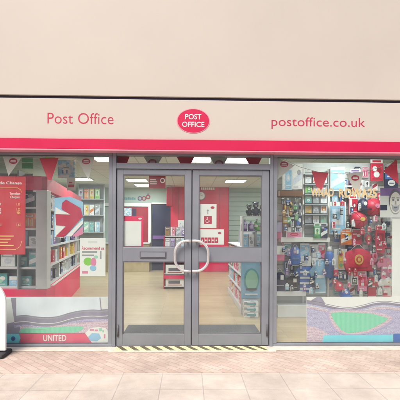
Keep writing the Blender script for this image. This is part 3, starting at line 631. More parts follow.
def hook(mb, x, z, y): mb.tube([(x, SY + .02, z + .012), (x, y - .01, z + .012)], .003, 'steel', 5)
def puff(mb, t, d):
    """round the front edge of a cloth outline"""
    bm = mb.bm; bm.normal_update(); ff = [f for f in bm.faces if f.normal.y < -.9]
    for k in range(2):
        bmesh.ops.inset_region(bm, faces=ff, thickness=t * (.35 if k == 0 else .65), depth=d * (.65 if k == 0 else .35), use_even_offset=False)
    for f in bm.faces: f.smooth = True
    return mb
def item(kind, box, colr, label, dy=.12, group=None, c2='paper'):
    px0, py0, px1, py1 = box; ex = (px1 - px0) * .05; ey = (py1 - py0) * .05; px0 -= ex; px1 += ex; py0 -= ey; py1 += ey; y = SY - dy
    x0, x1, z0, z1 = rc(px0, py0, px1, py1, y); w_ = x1 - x0; h = z1 - z0; cx = (x0 + x1) / 2; cz = (z0 + z1) / 2
    t = None; pm = ('print_' + colr) if colr in PAL else colr; fm = ('fine_' + colr) if colr in PAL else colr
    plain = {'navy blue': 'navy', 'pale blue': 'sky', 'bright red': 'red', 'navy': 'navy'}.get(colr, colr if colr in C else 'grey')
    def base(nm, cat): return thing(nm, label, cat, (cx, y, z0), group)
    if kind == 'packet':
        t = base('hanging_packet', 'packet'); k_ = MB().box(x0, x1, y - .02, y + .02, z0, z1 - h * .2, f'ink_0_{colr}', .006); design(k_, x0 + .006, x1 - .006, z0 + .006, z1 - h * .22, y - .02, colr, random.randrange(6)); k_.build('pouch', t)
        b_ = MB(); b_.box(x0, x1, y - .004, y + .004, z1 - h * .2 + .001, z1, 'paper', .001).box(x0 + w_ * .15, x1 - w_ * .15, y - .0065, y - .0045, z1 - h * .15, z1 - h * .06, plain); hook(b_, cx, z1 - .02, y); b_.build('header_card', t)
    elif kind == 'card':
        t = base('hanging_card', 'card'); b_ = MB().box(x0, x1, y - .004, y + .004, z0, z1, 'paper', .001); hook(b_, cx, z1 - .02, y); b_.build('sheet', t)
        k_ = MB().box(x0 + w_ * .04, x1 - w_ * .04, y - .0048, y - .0042, z0 + h * .03, z1 - h * .12, f'ink_0_{colr}'); design(k_, x0 + w_ * .06, x1 - w_ * .06, z0 + h * .04, z1 - h * .14, y - .0045, colr, random.choice((0, 1, 3, 4))); k_.build('picture', t)
    elif kind == 'shirt':
        t = base('football_shirt', 'shirt'); s = .27 * w_
        pts = [(x0 + s, z0), (x1 - s * .85, z0 + h * .01), (x1 - s, z1 - h * .42), (x1 - s * .25, z1 - h * .5), (x1, z1 - h * .33), (x1 - s * 1.1, z1 - h * .03), (cx + w_ * .12, z1), (cx, z1 - h * .07), (cx - w_ * .12, z1), (x0 + s * 1.1, z1 - h * .03), (x0, z1 - h * .3), (x0 + s * .3, z1 - h * .48), (x0 + s, z1 - h * .42)]
        puff(MB().poly(pts, y - .012, y + .012, 'cloth_' + plain), .012, .01).build('cloth', t)
        d = MB()
        if c2 == 'stripes':
            for q in range(4): d.box(x0 + s * 1.05, x1 - s * 1.08, y - .026, y - .0205, z0 + h * (.1 + .2 * q), z0 + h * (.17 + .2 * q), 'paper')
        else: d.box(cx - w_ * .17, cx + w_ * .17, y - .026, y - .0195, z0 + h * .5, z0 + h * .58, c2).poly(ell(cx + w_ * .13, z1 - h * .25, w_ * .05, w_ * .05, 10), y - .026, y - .0195, 'gold').box(x0 + s, x1 - s, y - .0255, y - .0195, z0 + h * .03, z0 + h * .06, c2)
        d.build('print', t)
        hg = MB().tube([(cx - w_ * .3, y, z1 - h * .06), (cx, y, z1 + .02), (cx + w_ * .3, y, z1 - h * .06)], .004, 'steel', 6); hook(hg, cx, z1 + .02, y); hg.build('hanger', t)
    elif kind == 'bag':
        t = base('drawstring_bag', 'bag')
        pts = [(x0 + w_ * .08, z0), (x1 - w_ * .05, z0 + h * .02), (x1, z0 + h * .3), (x1 - w_ * .1, z1 - h * .25), (cx + w_ * .12, z1 - h * .14), (cx - w_ * .14, z1 - h * .15), (x0 + w_ * .07, z1 - h * .28), (x0, z0 + h * .25)]
        puff(MB().poly(pts, y - .018, y + .02, 'cloth_' + plain), .022, .016).build('cloth', t)
        if colr == 'bright red':
            k_ = MB().poly(ell(cx, z0 + h * .45, w_ * .15, h * .19, 20), y - .046, y - .033, 'gold').poly(ell(cx, z0 + h * .45, w_ * .10, h * .12, 16), y - .049, y - .0465, 'red').box(cx - w_ * .05, cx + w_ * .05, y - .051, y - .0495, z0 + h * .38, z0 + h * .52, 'gold')
            k_.box(cx - w_ * .3, cx + w_ * .3, y - .040, y - .033, z0 + h * .12, z0 + h * .17, 'dkred').build('crest', t)
        else: MB().box(cx + w_ * .02, cx + w_ * .26, y - .046, y - .033, z0 + h * .55, z0 + h * .74, 'paper').box(cx - w_ * .3, cx + w_ * .3, y - .042, y - .033, z0 + h * .28, z0 + h * .31, 'grey').build('tag', t)
        st_ = MB().tube([(cx - w_ * .3, y, z1 - h * .25), (cx - w_ * .05, y, z1), (cx + w_ * .05, y, z1), (cx + w_ * .3, y, z1 - h * .25)], .005, 'string', 6); hook(st_, cx, z1 - .012, y); st_.build('cord', t)
    elif kind == 'ball':
        t = base('toy_ball', 'ball'); r = min(w_, h) / 2; MB().ball((cx, y, cz), r, r, r, plain, 20).build('shell', t)
        d = MB()
        for q in range(3):      # seams round the ball
            a0 = q * 1.05; d.tube([(cx + r * 1.005 * math.cos(b) * math.cos(a0), y - r * 1.005 * math.sin(b), cz + r * 1.005 * math.cos(b) * math.sin(a0)) for b in [k * .262 for k in range(13)]], .004, 'dkred', 5)
        d.poly(ell(cx + r * .1, cz + r * .1, r * .3, r * .24, 16), y - r * 1.02, y - r * .93, c2); d.build('seam', t); hk = MB().tube([(cx, y, cz + r), (cx, y, cz + r + .04)], .004, 'steel', 5); hook(hk, cx, cz + r + .03, y); hk.build('loop', t)
    elif kind == 'cap':
        t = base('baseball_cap', 'cap'); MB().ball((cx, y, z0 + h * .35), w_ * .45, w_ * .45, h * .6, plain, 16).build('crown', t)
        MB().poly([(cx + w_ * .5 * math.cos(a), y - w_ * .3 + w_ * .55 * math.sin(a)) for a in [math.pi + math.pi * q / 12 for q in range(13)]], z0 + h * .12, z0 + h * .2, plain, 'z').build('peak', t)
        d = MB().poly(ell(cx, z0 + h * .55, w_ * .12, h * .14, 12), y - w_ * .46, y - w_ * .40, c2); hook(d, cx, z1 - .02, y); d.build('badge', t)
    elif kind == 'bottle':
        t = base('drinks_bottle', 'bottle'); r = w_ / 2
        MB().tube([(cx, y, z0), (cx, y, z1 - h * .25), (cx, y, z1 - h * .15)], [r, r, r * .6], plain, 14).build('flask', t)
        MB().tube([(cx, y, z1 - h * .149), (cx, y, z1 - h * .04), (cx, y, z1)], [r * .62, r * .5, r * .25], 'paper', 12).build('lid', t)
        d = MB().tube([(cx, y, z0 + h * .3), (cx, y, z0 + h * .55)], r * 1.02, fm, 14); hook(d, cx, z1 - .02, y); d.build('band', t)
    elif kind == 'scarf':
        t = base('football_scarf', 'scarf'); b_ = MB()
        for q, off in enumerate((0, .55)):
            n_ = 7
            for j in range(n_):
                b_.box(x0 + off * w_, x0 + (off + .42) * w_, y - .012 + q * .004, y + .012, z0 + h * (.08 + .92 * j / n_) + (.03 * q), z0 + h * (.08 + .92 * (j + 1) / n_) - .0005, plain if j % 2 else c2)
        hook(b_, cx, z1 - .02, y); b_.build('cloth', t)
        f_ = MB()
        for j in range(8):
            xx = x0 + w_ * (j + .3) / 8 * (1 if j < 4 else 1); f_.box(xx, xx + w_ * .04, y - .006, y + .006, z0 - .01, z0 + h * .079, 'paper')
        f_.build('fringe', t)
    elif kind == 'keyring':
        t = base('keyring', 'keyring'); MB().ball((cx, y, z0 + h * .35), w_ * .42, .02, h * .34, plain, 12).ball((cx, y - .012, z0 + h * .4), w_ * .2, .014, h * .16, c2, 10).build('charm', t)
        k_ = MB().tube([(cx, y, z0 + h * .68), (cx, y, z1)], .004, 'steel', 6); k_.tube([(cx + .012 * math.cos(a), y, z1 - .02 + .012 * math.sin(a)) for a in [q * .785 for q in range(9)]], .003, 'steel', 5); hook(k_, cx, z1 - .01, y); k_.build('chain', t)
    elif kind == 'purse':
        t = base('purse', 'purse'); MB().box(x0, x1, y - .03, y + .03, z0, z1 - h * .3, plain, .015).build('pouch', t)
        MB().poly([(x0 + .005, z1 - h * .3), (x1 - .005, z1 - h * .3), (x1 - w_ * .1, z0 + h * .3), (x0 + w_ * .1, z0 + h * .3)], y - .04, y - .031, c2).build('flap', t)
        k_ = MB().tube([(x0 + w_ * .1, y, z1 - h * .31), (cx, y, z1), (x1 - w_ * .1, y, z1 - h * .31)], .005, plain, 6); hook(k_, cx, z1 - .012, y); k_.build('strap', t)
    elif kind == 'signal':
        t = base('traffic_light_gift', 'gift'); k_ = MB().box(x0, x1, y - .01, y, z0, z1, 'paper_pale', .002); hook(k_, cx, z1 - .02, y); k_.build('backing', t)
        MB().box(cx - w_ * .2, cx + w_ * .2, y - .03, y - .0105, z0 + h * .1, z1 - h * .1, 'gold', .004).build('case', t)
        for q, c_ in enumerate(('green', 'yellow', 'red')): MB().poly(ell(cx, z0 + h * (.25 + .25 * q), w_ * .13, w_ * .13, 14), y - .04, y - .0305, c_).build('lens', t)
    return t
W_ = 'on the white slatwall'
for a in [
 ('card', (282.5, 168, 291.5, 189), 'pale blue', 'pale blue framed card above the brown shelf, nearest the door'),
 ('card', (292.5, 165, 302, 188), 'white', 'white framed card above the brown shelf, beside the white upright'),
 ('keyring', (282, 198, 287.5, 214), 'brown', 'brown charm under the brown shelf, closest to the door frame', .15, None, 'gold'),
 ('keyring', (288, 197, 293, 212), 'gold', 'gold charm hanging under the brown shelf', .12, None, 'black'),
 ('keyring', (293, 197.5, 298, 213), 'navy', 'navy charm under the brown shelf, between gold and grey ones', .16, None, 'grey'),
 ('keyring', (297.5, 198, 302, 214), 'grey', 'grey charm under the brown shelf beside the upright', .12, None, 'navy'),
 ('packet', (282.5, 214, 288.5, 232), 'brown', 'brown and gold packet hanging below the charms'),
 ('packet', (289, 212, 294.5, 230), 'black', 'black packet hanging below the charms'),
 ('packet', (295, 213, 301.5, 227), 'navy blue', 'navy packet hanging below the charms beside the upright'),
 ('card', (287, 228, 301.5, 237.3), 'pink', 'wide pink and white card lying along the white shelf', .14),
 ('purse', (274.5, 216, 281.5, 238), 'pink', 'pink purse hanging beside the door frame, upper', .16, None, 'lilac'),
 ('purse', (275, 240, 284, 260), 'pink', 'pale pink purse hanging beside the door frame, lower', .2, None, 'paper'),
 ('packet', (320.5, 224, 327, 237.5), 'navy blue', 'navy and white packet at the foot of the card rails', .2),
 ('packet', (314, 224, 320, 237.5), 'green', 'green packet at the foot of the card rails', .2),
 ('card', (331, 168, 344, 190), 'pale blue', 'large pale blue card high on the slatwall right of the card rails'),
 ('card', (330, 203.5, 345, 233), 'pale blue', 'large white card with a blue picture at middle height right of the card rails', .14),
 ('card', (284, 243, 291, 254), 'teal', 'small teal card below the white shelf, beside the lower pink purse'),
 ('bag', (290, 245, 300, 264), 'blue', 'bright blue drawstring bag below the white shelf', .16),
 ('card', (300.5, 244, 309, 257), 'pale blue', 'small pale blue card just right of the bright blue bag'),
 ('card', (310, 245, 318, 257), 'white', 'small white card in the row below the white shelf'),
 ('card', (318.5, 244, 325, 258), 'pink', 'small pink card in the row below the white shelf'),
 ('bottle', (325.5, 248, 333, 276), 'blue', 'blue drinks bottle with a white lid on the slatwall', .16),
 ('signal', (334.5, 250, 346, 269), 'gold', 'toy traffic light on a pale backing card', .16),
 ('packet', (334, 270, 347, 279), 'navy blue', 'wide navy packet under the toy traffic light', .16),
 ('bag', (274, 270, 285.5, 291), 'navy', 'dark navy bag at the bottom of the display beside the door frame', .2),
 ('bag', (286.5, 274, 298.5, 292), 'black', 'black bag at the bottom, between the navy bag and the striped shirt', .16),
 ('shirt', (294, 266, 315, 291), 'blue', 'blue football shirt with white stripes', .12, None, 'stripes'),
 ('card', (293, 256.5, 310, 265.5), 'white', 'wide white card between the bright blue bag and the striped shirt', .14),
 ('shirt', (310, 263, 330, 292), 'sky', 'pale blue football shirt', .14, None, 'paper'),
 ('card', (312, 258.3, 324, 262.5), 'pale blue', 'narrow pale blue strip card over the pale blue shirt', .12),
 ('cap', (334, 281, 343, 289), 'bright red', 'red cap low on the display, over the stadium poster', .2),
 ('cap', (339, 288, 350, 296), 'blue', 'blue cap low on the display, over the stadium poster', .2, None, 'paper'),
 ('packet', (348, 270, 357, 284), 'white', 'white packet below the crested red bag', .16),
 ('packet', (358, 272, 366, 290), 'pink', 'pink packet below the crested red bag', .16),
 ('packet', (349, 196, 357, 214), 'bright red', 'red packet under the gold window lettering, left of a navy cap'),
 ('cap', (357, 198, 369, 211), 'navy', 'navy cap under the gold window lettering', .16),
 ('ball', (351, 212, 366, 228), 'bright red', 'red ball left of the larger red ball', .18, None, 'gold'),
 ('ball', (365, 198, 381, 216), 'bright red', 'larger red ball beside the face picture', .18, None, 'pink'),
 ('packet', (341, 229, 351, 244), 'orange', 'orange packet over the crested red bag', .14),
 ('packet', (351.5, 230, 361, 244), 'bright red', 'red packet over the crested red bag', .14),
 ('card', (361.5, 219, 367, 232), 'teal', 'narrow teal card right of the small red ball'),
 ('keyring', (365, 231, 372, 243), 'bright red', 'red charm right of the red packet', .14, None, 'gold'),
 ('packet', (375.5, 226, 384, 252), 'bright red', 'tall red packet near the blank white panel', .14),
 ('bag', (345, 246, 371, 270), 'bright red', 'wide red drawstring bag with a gold crest', .18),
 ('keyring', (371.5, 246, 378, 262), 'pink', 'pink charm beside the crested red bag', .16, None, 'red'),
 ('scarf', (370, 252, 383, 276), 'red', 'red and white striped scarf', .1, None, 'paper'),
 ('shirt', (377, 258, 393, 279), 'pink', 'pink football shirt near the blank white panel', .14, None, 'paper'),
 ('shirt', (364, 278, 379, 296), 'red', 'small red football shirt at the bottom of the display', .16, None, 'paper'),
 ('shirt', (378, 278, 394, 296), 'white', 'small white football shirt with a red print at the bottom of the display', .18, None, 'red'),
 ('scarf', (382.5, 218, 390, 256), 'navy', 'navy and grey striped scarf beside the blank white panel', .1, None, 'grey'),
 ('packet', (371, 160, 382, 180), 'bright red', 'red packet highest on the display near the frame edge', .1),
 ('packet', (385, 170, 397, 188), 'navy blue', 'navy packet above the face picture', .1),
 ('packet', (350, 170, 360, 183), 'purple', 'purple packet high on the display behind a pennant', .1),
 ('card', (370, 217, 380, 230), 'white', 'white card below the larger red ball', .1),
 ('card', (345, 186, 352, 197), 'black', 'small black card beside the gold window lettering', .1),
 ]: item(*a)
k = 0
for r_, py in enumerate((175.2, 185.2, 195.2, 205.2, 215.2)):
    for j in range(3):
        a, b_, c_, d_ = rc(305 + j * 7.7, py, 311.6 + j * 7.7, py + 8.2, SY - .08)
        colr = ['white', 'yellow', 'white', 'green', 'white', 'white', 'teal', 'white', 'white', 'brown', 'white', 'yellow', 'white', 'white', 'teal'][k]; k += 1
        place_pack(colr, .105, .012, .125, 'card', (a + b_) / 2, SY - .08, c_ + .006, 0, f'{colr} card on the {["top", "second", "third", "fourth", "lowest"][r_]} filled rail of the card rack behind the right window', f'{colr} cards on the {["top", "second", "third", "fourth", "lowest"][r_]} card rail')
rows = ['top', 'second', 'third', 'fourth', 'fifth', 'sixth', 'seventh', 'eighth', 'ninth', 'tenth']
for r_ in range(10):
    for j in range(8):
        px = 331.5 + j * 7.6 + (r_ % 2) * 2; py = 166 + r_ * 13
        colr = random.choice(['bright red', 'bright red', 'navy blue', 'pink', 'white', 'navy blue', 'black'] if px > 345 else ['pale blue', 'white', 'navy blue', 'navy blue', 'teal'])
        if random.random() < .12 or (px > 380 and py > 185 and py < 216): continue
        a, b_, c_, d_ = rc(px, py, px + 6.4, py + 11.5, SY - .03)
        o = place_pack(colr, .10, .014, .185, 'card' if random.random() < .6 else 'box', (a + b_) / 2, SY - .03, c_, 0, 'x', 'x')
        kd = 'card' if o.name.startswith('greeting') else 'packet'
        tag(o, f'{colr} {kd} hung flat in the {rows[r_]} row at the back of the sports slatwall', kd, f'{colr} {kd}s in the {rows[r_]} slatwall row')
for r_ in range(3):
    for j in range(9):
        px = 284 + j * 5.4; py = 245 + r_ * 15
        colr = random.choice(['pale blue', 'navy blue', 'navy blue', 'teal', 'purple'])
        a, b_, c_, d_ = rc(px, py, px + 4.6, py + 12, SY - .03)
        place_pack(colr, .075, .014, .19, 'card', (a + b_) / 2, SY - .03, c_, 0, f'narrow {colr} card in the {rows[r_]} row behind the blue shirts and bags', f'narrow {colr} cards in the {rows[r_]} lower row')
used_ = []
for (n_, pa, pb, ya, yb, cs, where) in ((46, 333, 390, 200, 292, ['bright red', 'navy blue', 'bright red', 'pink', 'white', 'black', 'bright red'], 'right'), (22, 283, 330, 246, 288, ['navy blue', 'pale blue', 'purple', 'white', 'black'], 'left'), (12, 283, 300, 198, 232, ['black', 'brown', 'navy blue', 'green'], 'upper')):
    for q in range(n_):
        for _t in range(30):
            px, py = random.uniform(pa, pb), random.uniform(ya, yb)
            if all(abs(px - u) > 4.6 or abs(py - v) > 7.2 for u, v in used_) and not (px > 379 and py < 220) and not (345 < px < 371 and 243 < py < 268): break
        else: continue
        used_.append((px, py)); colr = random.choice(cs); yy = SY - .26; p_ = P(px, py + 6, yy)
        wz = random.choice((.05, .06, .07)); hz_ = random.choice((.075, .09, .105)); o = place_pack(colr, wz, .016, hz_, 'box', p_.x, yy, p_.z, 0, 'x', 'x')
        rod = MB().tube([(p_.x, yy - .02, p_.z + hz_ + .012), (p_.x, SY + .016, p_.z + hz_ + .012)], .0025, 'steel', 5).box(p_.x - .012, p_.x + .012, yy - .004, yy + .004, p_.z + hz_ - .004, p_.z + hz_ + .02, 'paper')
        r_ = int((py - ya) / 12); loc_ = {'right': 'among the red goods', 'left': 'among the blue shirts and bags', 'upper': 'among the charms'}[where]
        lab = f'small {colr} packet on a long hook {loc_}, {rows[r_]} row'
        tag(o, lab, 'packet', f'small {colr} packets {loc_}, {rows[r_]} row')
        rod.build('display_hook', ds)
# cards stuck along lower left, blank panel, face picture
a, b_, c_, d_ = rc(392, 217, 415, 297, .3)
MB().box(a, b_, .29, .31, c_, d_, 'paper', .003).build('blank_panel', None, 'tall blank white panel behind the right window, at the photo edge', 'panel')
a, b_, c_, d_ = rc(380, 188, 404, 217.5, .28)
fp = thing('face_picture', 'black and white portrait picture of a bearded face, behind the right window', 'picture', ((a + b_) / 2, .28, c_))
MB().box(a, b_, .275, .285, c_, d_, 'paper_pale', .002).build('sheet', fp)
w_ = b_ - a; h = d_ - c_; cx_ = a + w_ * .62; cz_ = c_ + h * .5
MB().box(a, b_, .270, .2745, d_ - h * .26, d_, 'purple').box(a, a + w_ * .28, .270, .2745, c_ + h * .25, c_ + h * .42, 'navy').build('backdrop', fp)
MB().poly(ell(cx_, cz_ + h * .08, w_ * .26, h * .38, 28), .266, .2695, 'ink').poly(ell(cx_, cz_ - h * .0, w_ * .235, h * .36, 28), .262, .2655, 'flag_white').build('head', fp)
fa = MB()
for q in (-1, 1): fa.poly(ell(cx_ + q * w_ * .1, cz_ + h * .09, w_ * .045, h * .025, 12), .258, .2615, 'ink').box(cx_ + q * w_ * .1 - w_ * .06, cx_ + q * w_ * .1 + w_ * .06, .258, .2615, cz_ + h * .15, cz_ + h * .175, 'ink')
fa.poly([(cx_ - w_ * .02, cz_ + h * .06), (cx_ + w_ * .02, cz_ + h * .06), (cx_ + w_ * .04, cz_ - h * .06), (cx_ - w_ * .04, cz_ - h * .06)], .259, .2615, 'grey')
fa.poly([(cx_ - w_ * .17, cz_ - h * .05), (cx_ - w_ * .09, cz_ - h * .10), (cx_ + w_ * .09, cz_ - h * .10), (cx_ + w_ * .17, cz_ - h * .05), (cx_ + w_ * .12, cz_ - h * .24), (cx_, cz_ - h * .31), (cx_ - w_ * .12, cz_ - h * .24)], .2585, .2615, 'shelf_back')
fa.box(cx_ - w_ * .06, cx_ + w_ * .06, .255, .2575, cz_ - h * .18, cz_ - h * .155, 'ink')
fa.build('features', fp)
a, b_, c_, d_ = rc(311, 188, 334, 196.5, .02); vl = thing('window_lettering', 'gold and white capital letters across the right window', 'lettering', ((a + rc(376, 0, 377, 1, .02)[0]) / 2, .02, c_))
MB().text('WNAO', a, b_, c_, d_, .03, 'letter_gold', .003, .035).build('word', vl)  # letter shapes as flat text just behind the pane
a, b_, c_, d_ = rc(339, 188.5, 377, 197.5, .02); MB().text('ROWA25', a, b_, c_, d_, .03, 'letter_gold', .003, .035).build('word', vl)

# ------------------------------------------------------------------ notices on the glass
def polyPx(mb, pts, y, m, th=.0012): return mb.poly([(P(a, b_, y).x, P(a, b_, y).z) for a, b_ in pts], y - th, y, m)
# rate board
y = .045; a, b_, c_, d_ = rc(-22, 176.5, 25.3, 254.5, y)
rb = thing('exchange_rate_board', 'red Bureau de Change exchange rate board hanging inside the left window', 'board', ((a + b_) / 2, y, c_))
MB().box(a, b_, y - .008, y + .012, c_, d_, 'sign_red', .004).build('panel', rb)
x0, x1, z0, z1 = rc(-16, 181.5, 22, 185.2, y); tb = MB().text('Bureau de Change', x0, x1, z0, z1, y - .008, 'paper', .002, .015); tb.build('title', rb)
tb = MB()
x0, x1, z0, z1 = rc(10, 192.5, 20.5, 199, y); tb.text('Travellers\nCheques', x0, x1, z0, z1, y - .008, 'paper', .002, .01)
for (s, py, col_) in (('1.17', 203, 'ink_yellow'), ('1.52', 208, 'ink_yellow'), ('9.84', 211.5, 'ink_yellow'), ('1.61', 223.5, 'ink_yellow')):
    x0, x1, z0, z1 = rc(17, py, 20.6, py + 2.6, y); tb.text(s, x0, x1, z0, z1, y - .008, col_, .002, .01)
    x0, x1, z0, z1 = rc(-3, py, 1.5, py + 2.6, y); tb.text(s, x0, x1, z0, z1, y - .008, 'paper', .002, .01)
for k in range(5):
    x0, x1, z0, z1 = rc(-16, 215 + k * 3.1, -8 + (k * 37) % 5, 216.4 + k * 3.1, y); tb.box(x0, x1, y - .0095, y - .0085, z0, z1, 'ink_yellow')
for k in range(4):
    x0, x1, z0, z1 = rc(-18, 235.5 + k * 3.1, 14 - (k % 3) * 3, 236.5 + k * 3.1, y); tb.box(x0, x1, y - .0095, y - .0085, z0, z1, 'ink_yellow')
tb.build('rates', rb)
ln = []
for px, py in [(-20, 188), (18, 188), (21, 190), (22.2, 193)]: q = P(px, py, y); ln.append((q.x, y - .009, q.z))
ln2 = []
for px, py in [(-20, 250), (16, 249.5), (20.5, 246.5), (22.2, 241)]: q = P(px, py, y); ln2.append((q.x, y - .009, q.z))
MB().tube(ln, .003, 'ink_yellow', 6).tube(ln2, .003, 'ink_yellow', 6).build('border_line', rb)
# white recommend notice
y = .03; a, b_, c_, d_ = rc(80, 238, 105.5, 276, y)
nt_ = thing('paper_notice', 'white paper notice with a red heading and green and blue artwork on the left window', 'notice', ((a + b_) / 2, y, c_))
MB().box(a, b_, y - .001, y, c_, d_, 'paper').build('sheet', nt_)
x0, x1, z0, z1 = rc(81.8, 246.6, 104, 249.6, y); MB().text('Recommend us', x0, x1, z0, z1, y - .001, 'ink_red', .001, .02).build('heading', nt_)
x0, x1, z0, z1 = rc(88, 241, 97, 243, y); x2, x3, z2, z3 = rc(82, 251, 97, 253, y); x4, x5, z4, z5 = rc(82, 254.5, 94, 256, y)
MB().box(x0, x1, y - .002, y - .0012, z0, z1, 'paper_pale').box(x2, x3, y - .002, y - .0012, z2, z3, 'grey').box(x4, x5, y - .002, y - .0012, z4, z5, 'grey').build('small_print', nt_)
ar = MB(); q = P(88, 261.5, y); ar.poly(ell(q.x, q.z, .055, .05, 14), y - .0022, y - .0012, 'lime')
q = P(93.5, 262, y); ar.poly(ell(q.x, q.z, .035, .055, 12), y - .0032, y - .0023, 'pink'); q = P(93, 268, y); ar.poly(ell(q.x, q.z, .04, .035, 12), y - .0042, y - .0033, 'sky')
q = P(96, 257, y); ar.poly(ell(q.x, q.z, .025, .02, 12), y - .0022, y - .0012, 'mint'); x0, x1, z0, z1 = rc(100, 251, 101.5, 259, y); ar.box(x0, x1, y - .0022, y - .0012, z0, z1, 'grey')
x0, x1, z0, z1 = rc(82, 271, 88, 273.5, y); ar.box(x0, x1, y - .0022, y - .0012, z0, z1, 'pink'); ar.build('artwork', nt_)
# union poster
y = .09
up = thing('striped_poster', 'creased pale blue, white and red striped poster hanging beside the shelving, behind the left window', 'poster', tuple(P(69, 236, y)))
polyPx(MB(), [(54.5, 198), (70, 196.5), (83, 202), (83.5, 231), (70, 236), (54, 237)], y, 'sky', .004).build('sheet', up)
polyPx(MB(), [(55.5, 207), (62, 211), (80, 217), (80, 221), (63, 238), (55.2, 237)], y - .005, 'paper', .0015).build('white_stripe', up)
st_ = MB(); polyPx(st_, [(62, 203), (66, 199.5), (80.5, 208), (83, 217), (78, 219.5), (61.5, 209)], y - .008, 'ink_red', .002); st_.build('upper_arm', up)
st_ = MB(); polyPx(st_, [(55.5, 214), (78, 215), (80.5, 219), (64, 237), (55.5, 236.5), (66, 226), (56, 225)], y - .011, 'ink_red', .002); st_.build('lower_arm', up)
st_ = MB(); polyPx(st_, [(66, 236), (80, 222), (83, 220), (83, 223.5), (71, 236.5)], y - .014, 'paper', .002); st_.build('lower_stripe', up)
st_ = MB(); polyPx(st_, [(72, 236), (83, 226), (83, 234), (77, 236.5)], y - .014, 'pink', .002); st_.build('corner_patch', up)

# door notices
def notice(name, box, label, frame=None, y=.014):
    a, b_, c_, d_ = rc(*box, y); t = thing(name, label, 'notice', ((a + b_) / 2, y, c_))
    if frame:
        MB().box(a, b_, y, y + .003, c_, d_, frame).build('border', t); g = .025
        MB().box(a + g, b_ - g, y - .0015, y - .0002, c_ + g, d_ - .065, 'paper').build('sheet', t)
    else: MB().box(a, b_, y, y + .0015, c_, d_, 'paper').build('sheet', t)
    return t
t = notice('framed_notice', (121.8, 216, 143.3, 248), 'blank white notice in a red frame on the left door leaf', 'pinkred')
q = P(140, 218.6, .012); MB().poly(ell(q.x, q.z, .022, .012, 14), .0115, .0135, 'paper').build('logo', t)
y = .0125; t = notice('access_notice', (199.3, 204, 216.5, 228), 'white notice with a red wheelchair symbol on the right door leaf')
x0, x1, z0, z1 = rc(204, 216, 211.7, 223.8, y); MB().box(x0, x1, y - .0015, y + .001, z0, z1, 'ink_red').build('square', t)
cx_, cz_ = (x0 + x1) / 2, (z0 + z1) / 2
wc = MB().poly(ell(cx_ - .008, cz_ + .028, .006, .006, 10), y - .003, y - .0018, 'paper')
wc.tube([(cx_ - .008, y - .003, cz_ + .02), (cx_ - .006, y - .003, cz_ - .002), (cx_ + .014, y - .003, cz_ - .004), (cx_ + .022, y - .003, cz_ - .026)], .0035, 'paper', 6)
wc.tube([(cx_ - .006 + .02 * math.cos(a), y - .003, cz_ - .014 + .02 * math.sin(a)) for a in [2.0 + q * .35 for q in range(13)]], .003, 'paper', 6); wc.build('symbol', t)
q = P(212.5, 207.5, y); MB().poly(ell(q.x, q.z, .024, .015, 16), y - .0015, y + .001, 'ink_red').build('logo', t)
x0, x1, z0, z1 = rc(207.4, 209.5, 208.2, 214, y); MB().box(x0, x1, y - .0015, y + .001, z0, z1, 'grey').box(x0 - .01, x1 + .01, y - .0025, y - .0016, z0 + .04, z0 + .046, 'grey').build('arrow', t)
t = notice('red_heading_notice', (199.3, 229.3, 223.8, 244.6), 'white notice with a row of red blocks, under the wheelchair notice')
ic = MB()
for k in range(5):
    x0, x1, z0, z1 = rc(201 + k * 3.5, 237.5, 204 + k * 3.5, 242.8, y); ic.box(x0, x1, y - .0015, y + .001, z0, z1, 'ink_red').box(x0 + .008, x1 - .012, y - .0025, y - .0016, z0 + .02, z0 + .04, 'paper')
ic.build('red_blocks', t); q = P(219.5, 233, y); MB().poly(ell(q.x, q.z, .02, .013, 16), y - .0015, y + .001, 'ink_red').build('logo', t)
t = MB(); a, b_, c_, d_ = rc(199.3, 244.9, 223.8, 247.8, y); t.box(a, b_, y, y + .0015, c_, d_, 'pinkred').build('red_strip', None, 'narrow red strip along the door rail under the red heading notice', 'sticker')

# ------------------------------------------------------------------ stadium posters
y = .05
pl_ = thing('stadium_poster', 'long stadium poster with a red strip reading UNITED along the foot of the left window', 'poster', tuple(P(50, 343, y)))
def chaikin(p, k=2):
    for _ in range(k): p = [q for i in range(len(p)) for q in ((p[i][0] * .75 + p[(i + 1) % len(p)][0] * .25, p[i][1] * .75 + p[(i + 1) % len(p)][1] * .25), (p[i][0] * .25 + p[(i + 1) % len(p)][0] * .75, p[i][1] * .25 + p[(i + 1) % len(p)][1] * .75))]
    return p
def curve(p, k=4):
    """smooth open line through the points"""
    o = []
    for i in range(len(p) - 1):
        a, b, c, d = p[max(i - 1, 0)], p[i], p[i + 1], p[min(i + 2, len(p) - 1)]
        for j in range(k):
            t = j / k; o.append(tuple(.5 * (2 * b[q] + (c[q] - a[q]) * t + (2 * a[q] - 5 * b[q] + 4 * c[q] - d[q]) * t * t + (3 * b[q] - a[q] - 3 * c[q] + d[q]) * t ** 3) for q in (0, 1)))
    return o + [p[-1]]
def pp(name, par, pts, m, off=0, label=None): return polyPx(MB(), pts, y - off, m, .0015).build(name, par, label)
polyPx(MB(), [(-16, 296.8), (110, 296.8), (110, 343.5), (-16, 343.5)], y + .004, 'paper', .004).build('sheet', pl_)
pp('sky', pl_, [(-16, 297), (109.8, 297), (109.8, 322), (-16, 322)], 'sky_print', 0)
top = [(14, 316), (25, 315), (37, 316.5), (48, 317), (58, 316), (70, 312.5), (80, 310.5), (92, 309.5), (100, 309.8), (109.8, 309)]
top = curve(top)
pp('stand', pl_, [(-16, 340), (109.8, 340)] + top[::-1] + [(14, 318), (-16, 318)], 'roof_print', .0018)
pp('crowd', pl_, [(20, 333), (20, 326), (40, 328), (60, 325), (80, 322.5), (109.8, 320.5), (109.8, 333)], 'crowd_red', .0036)
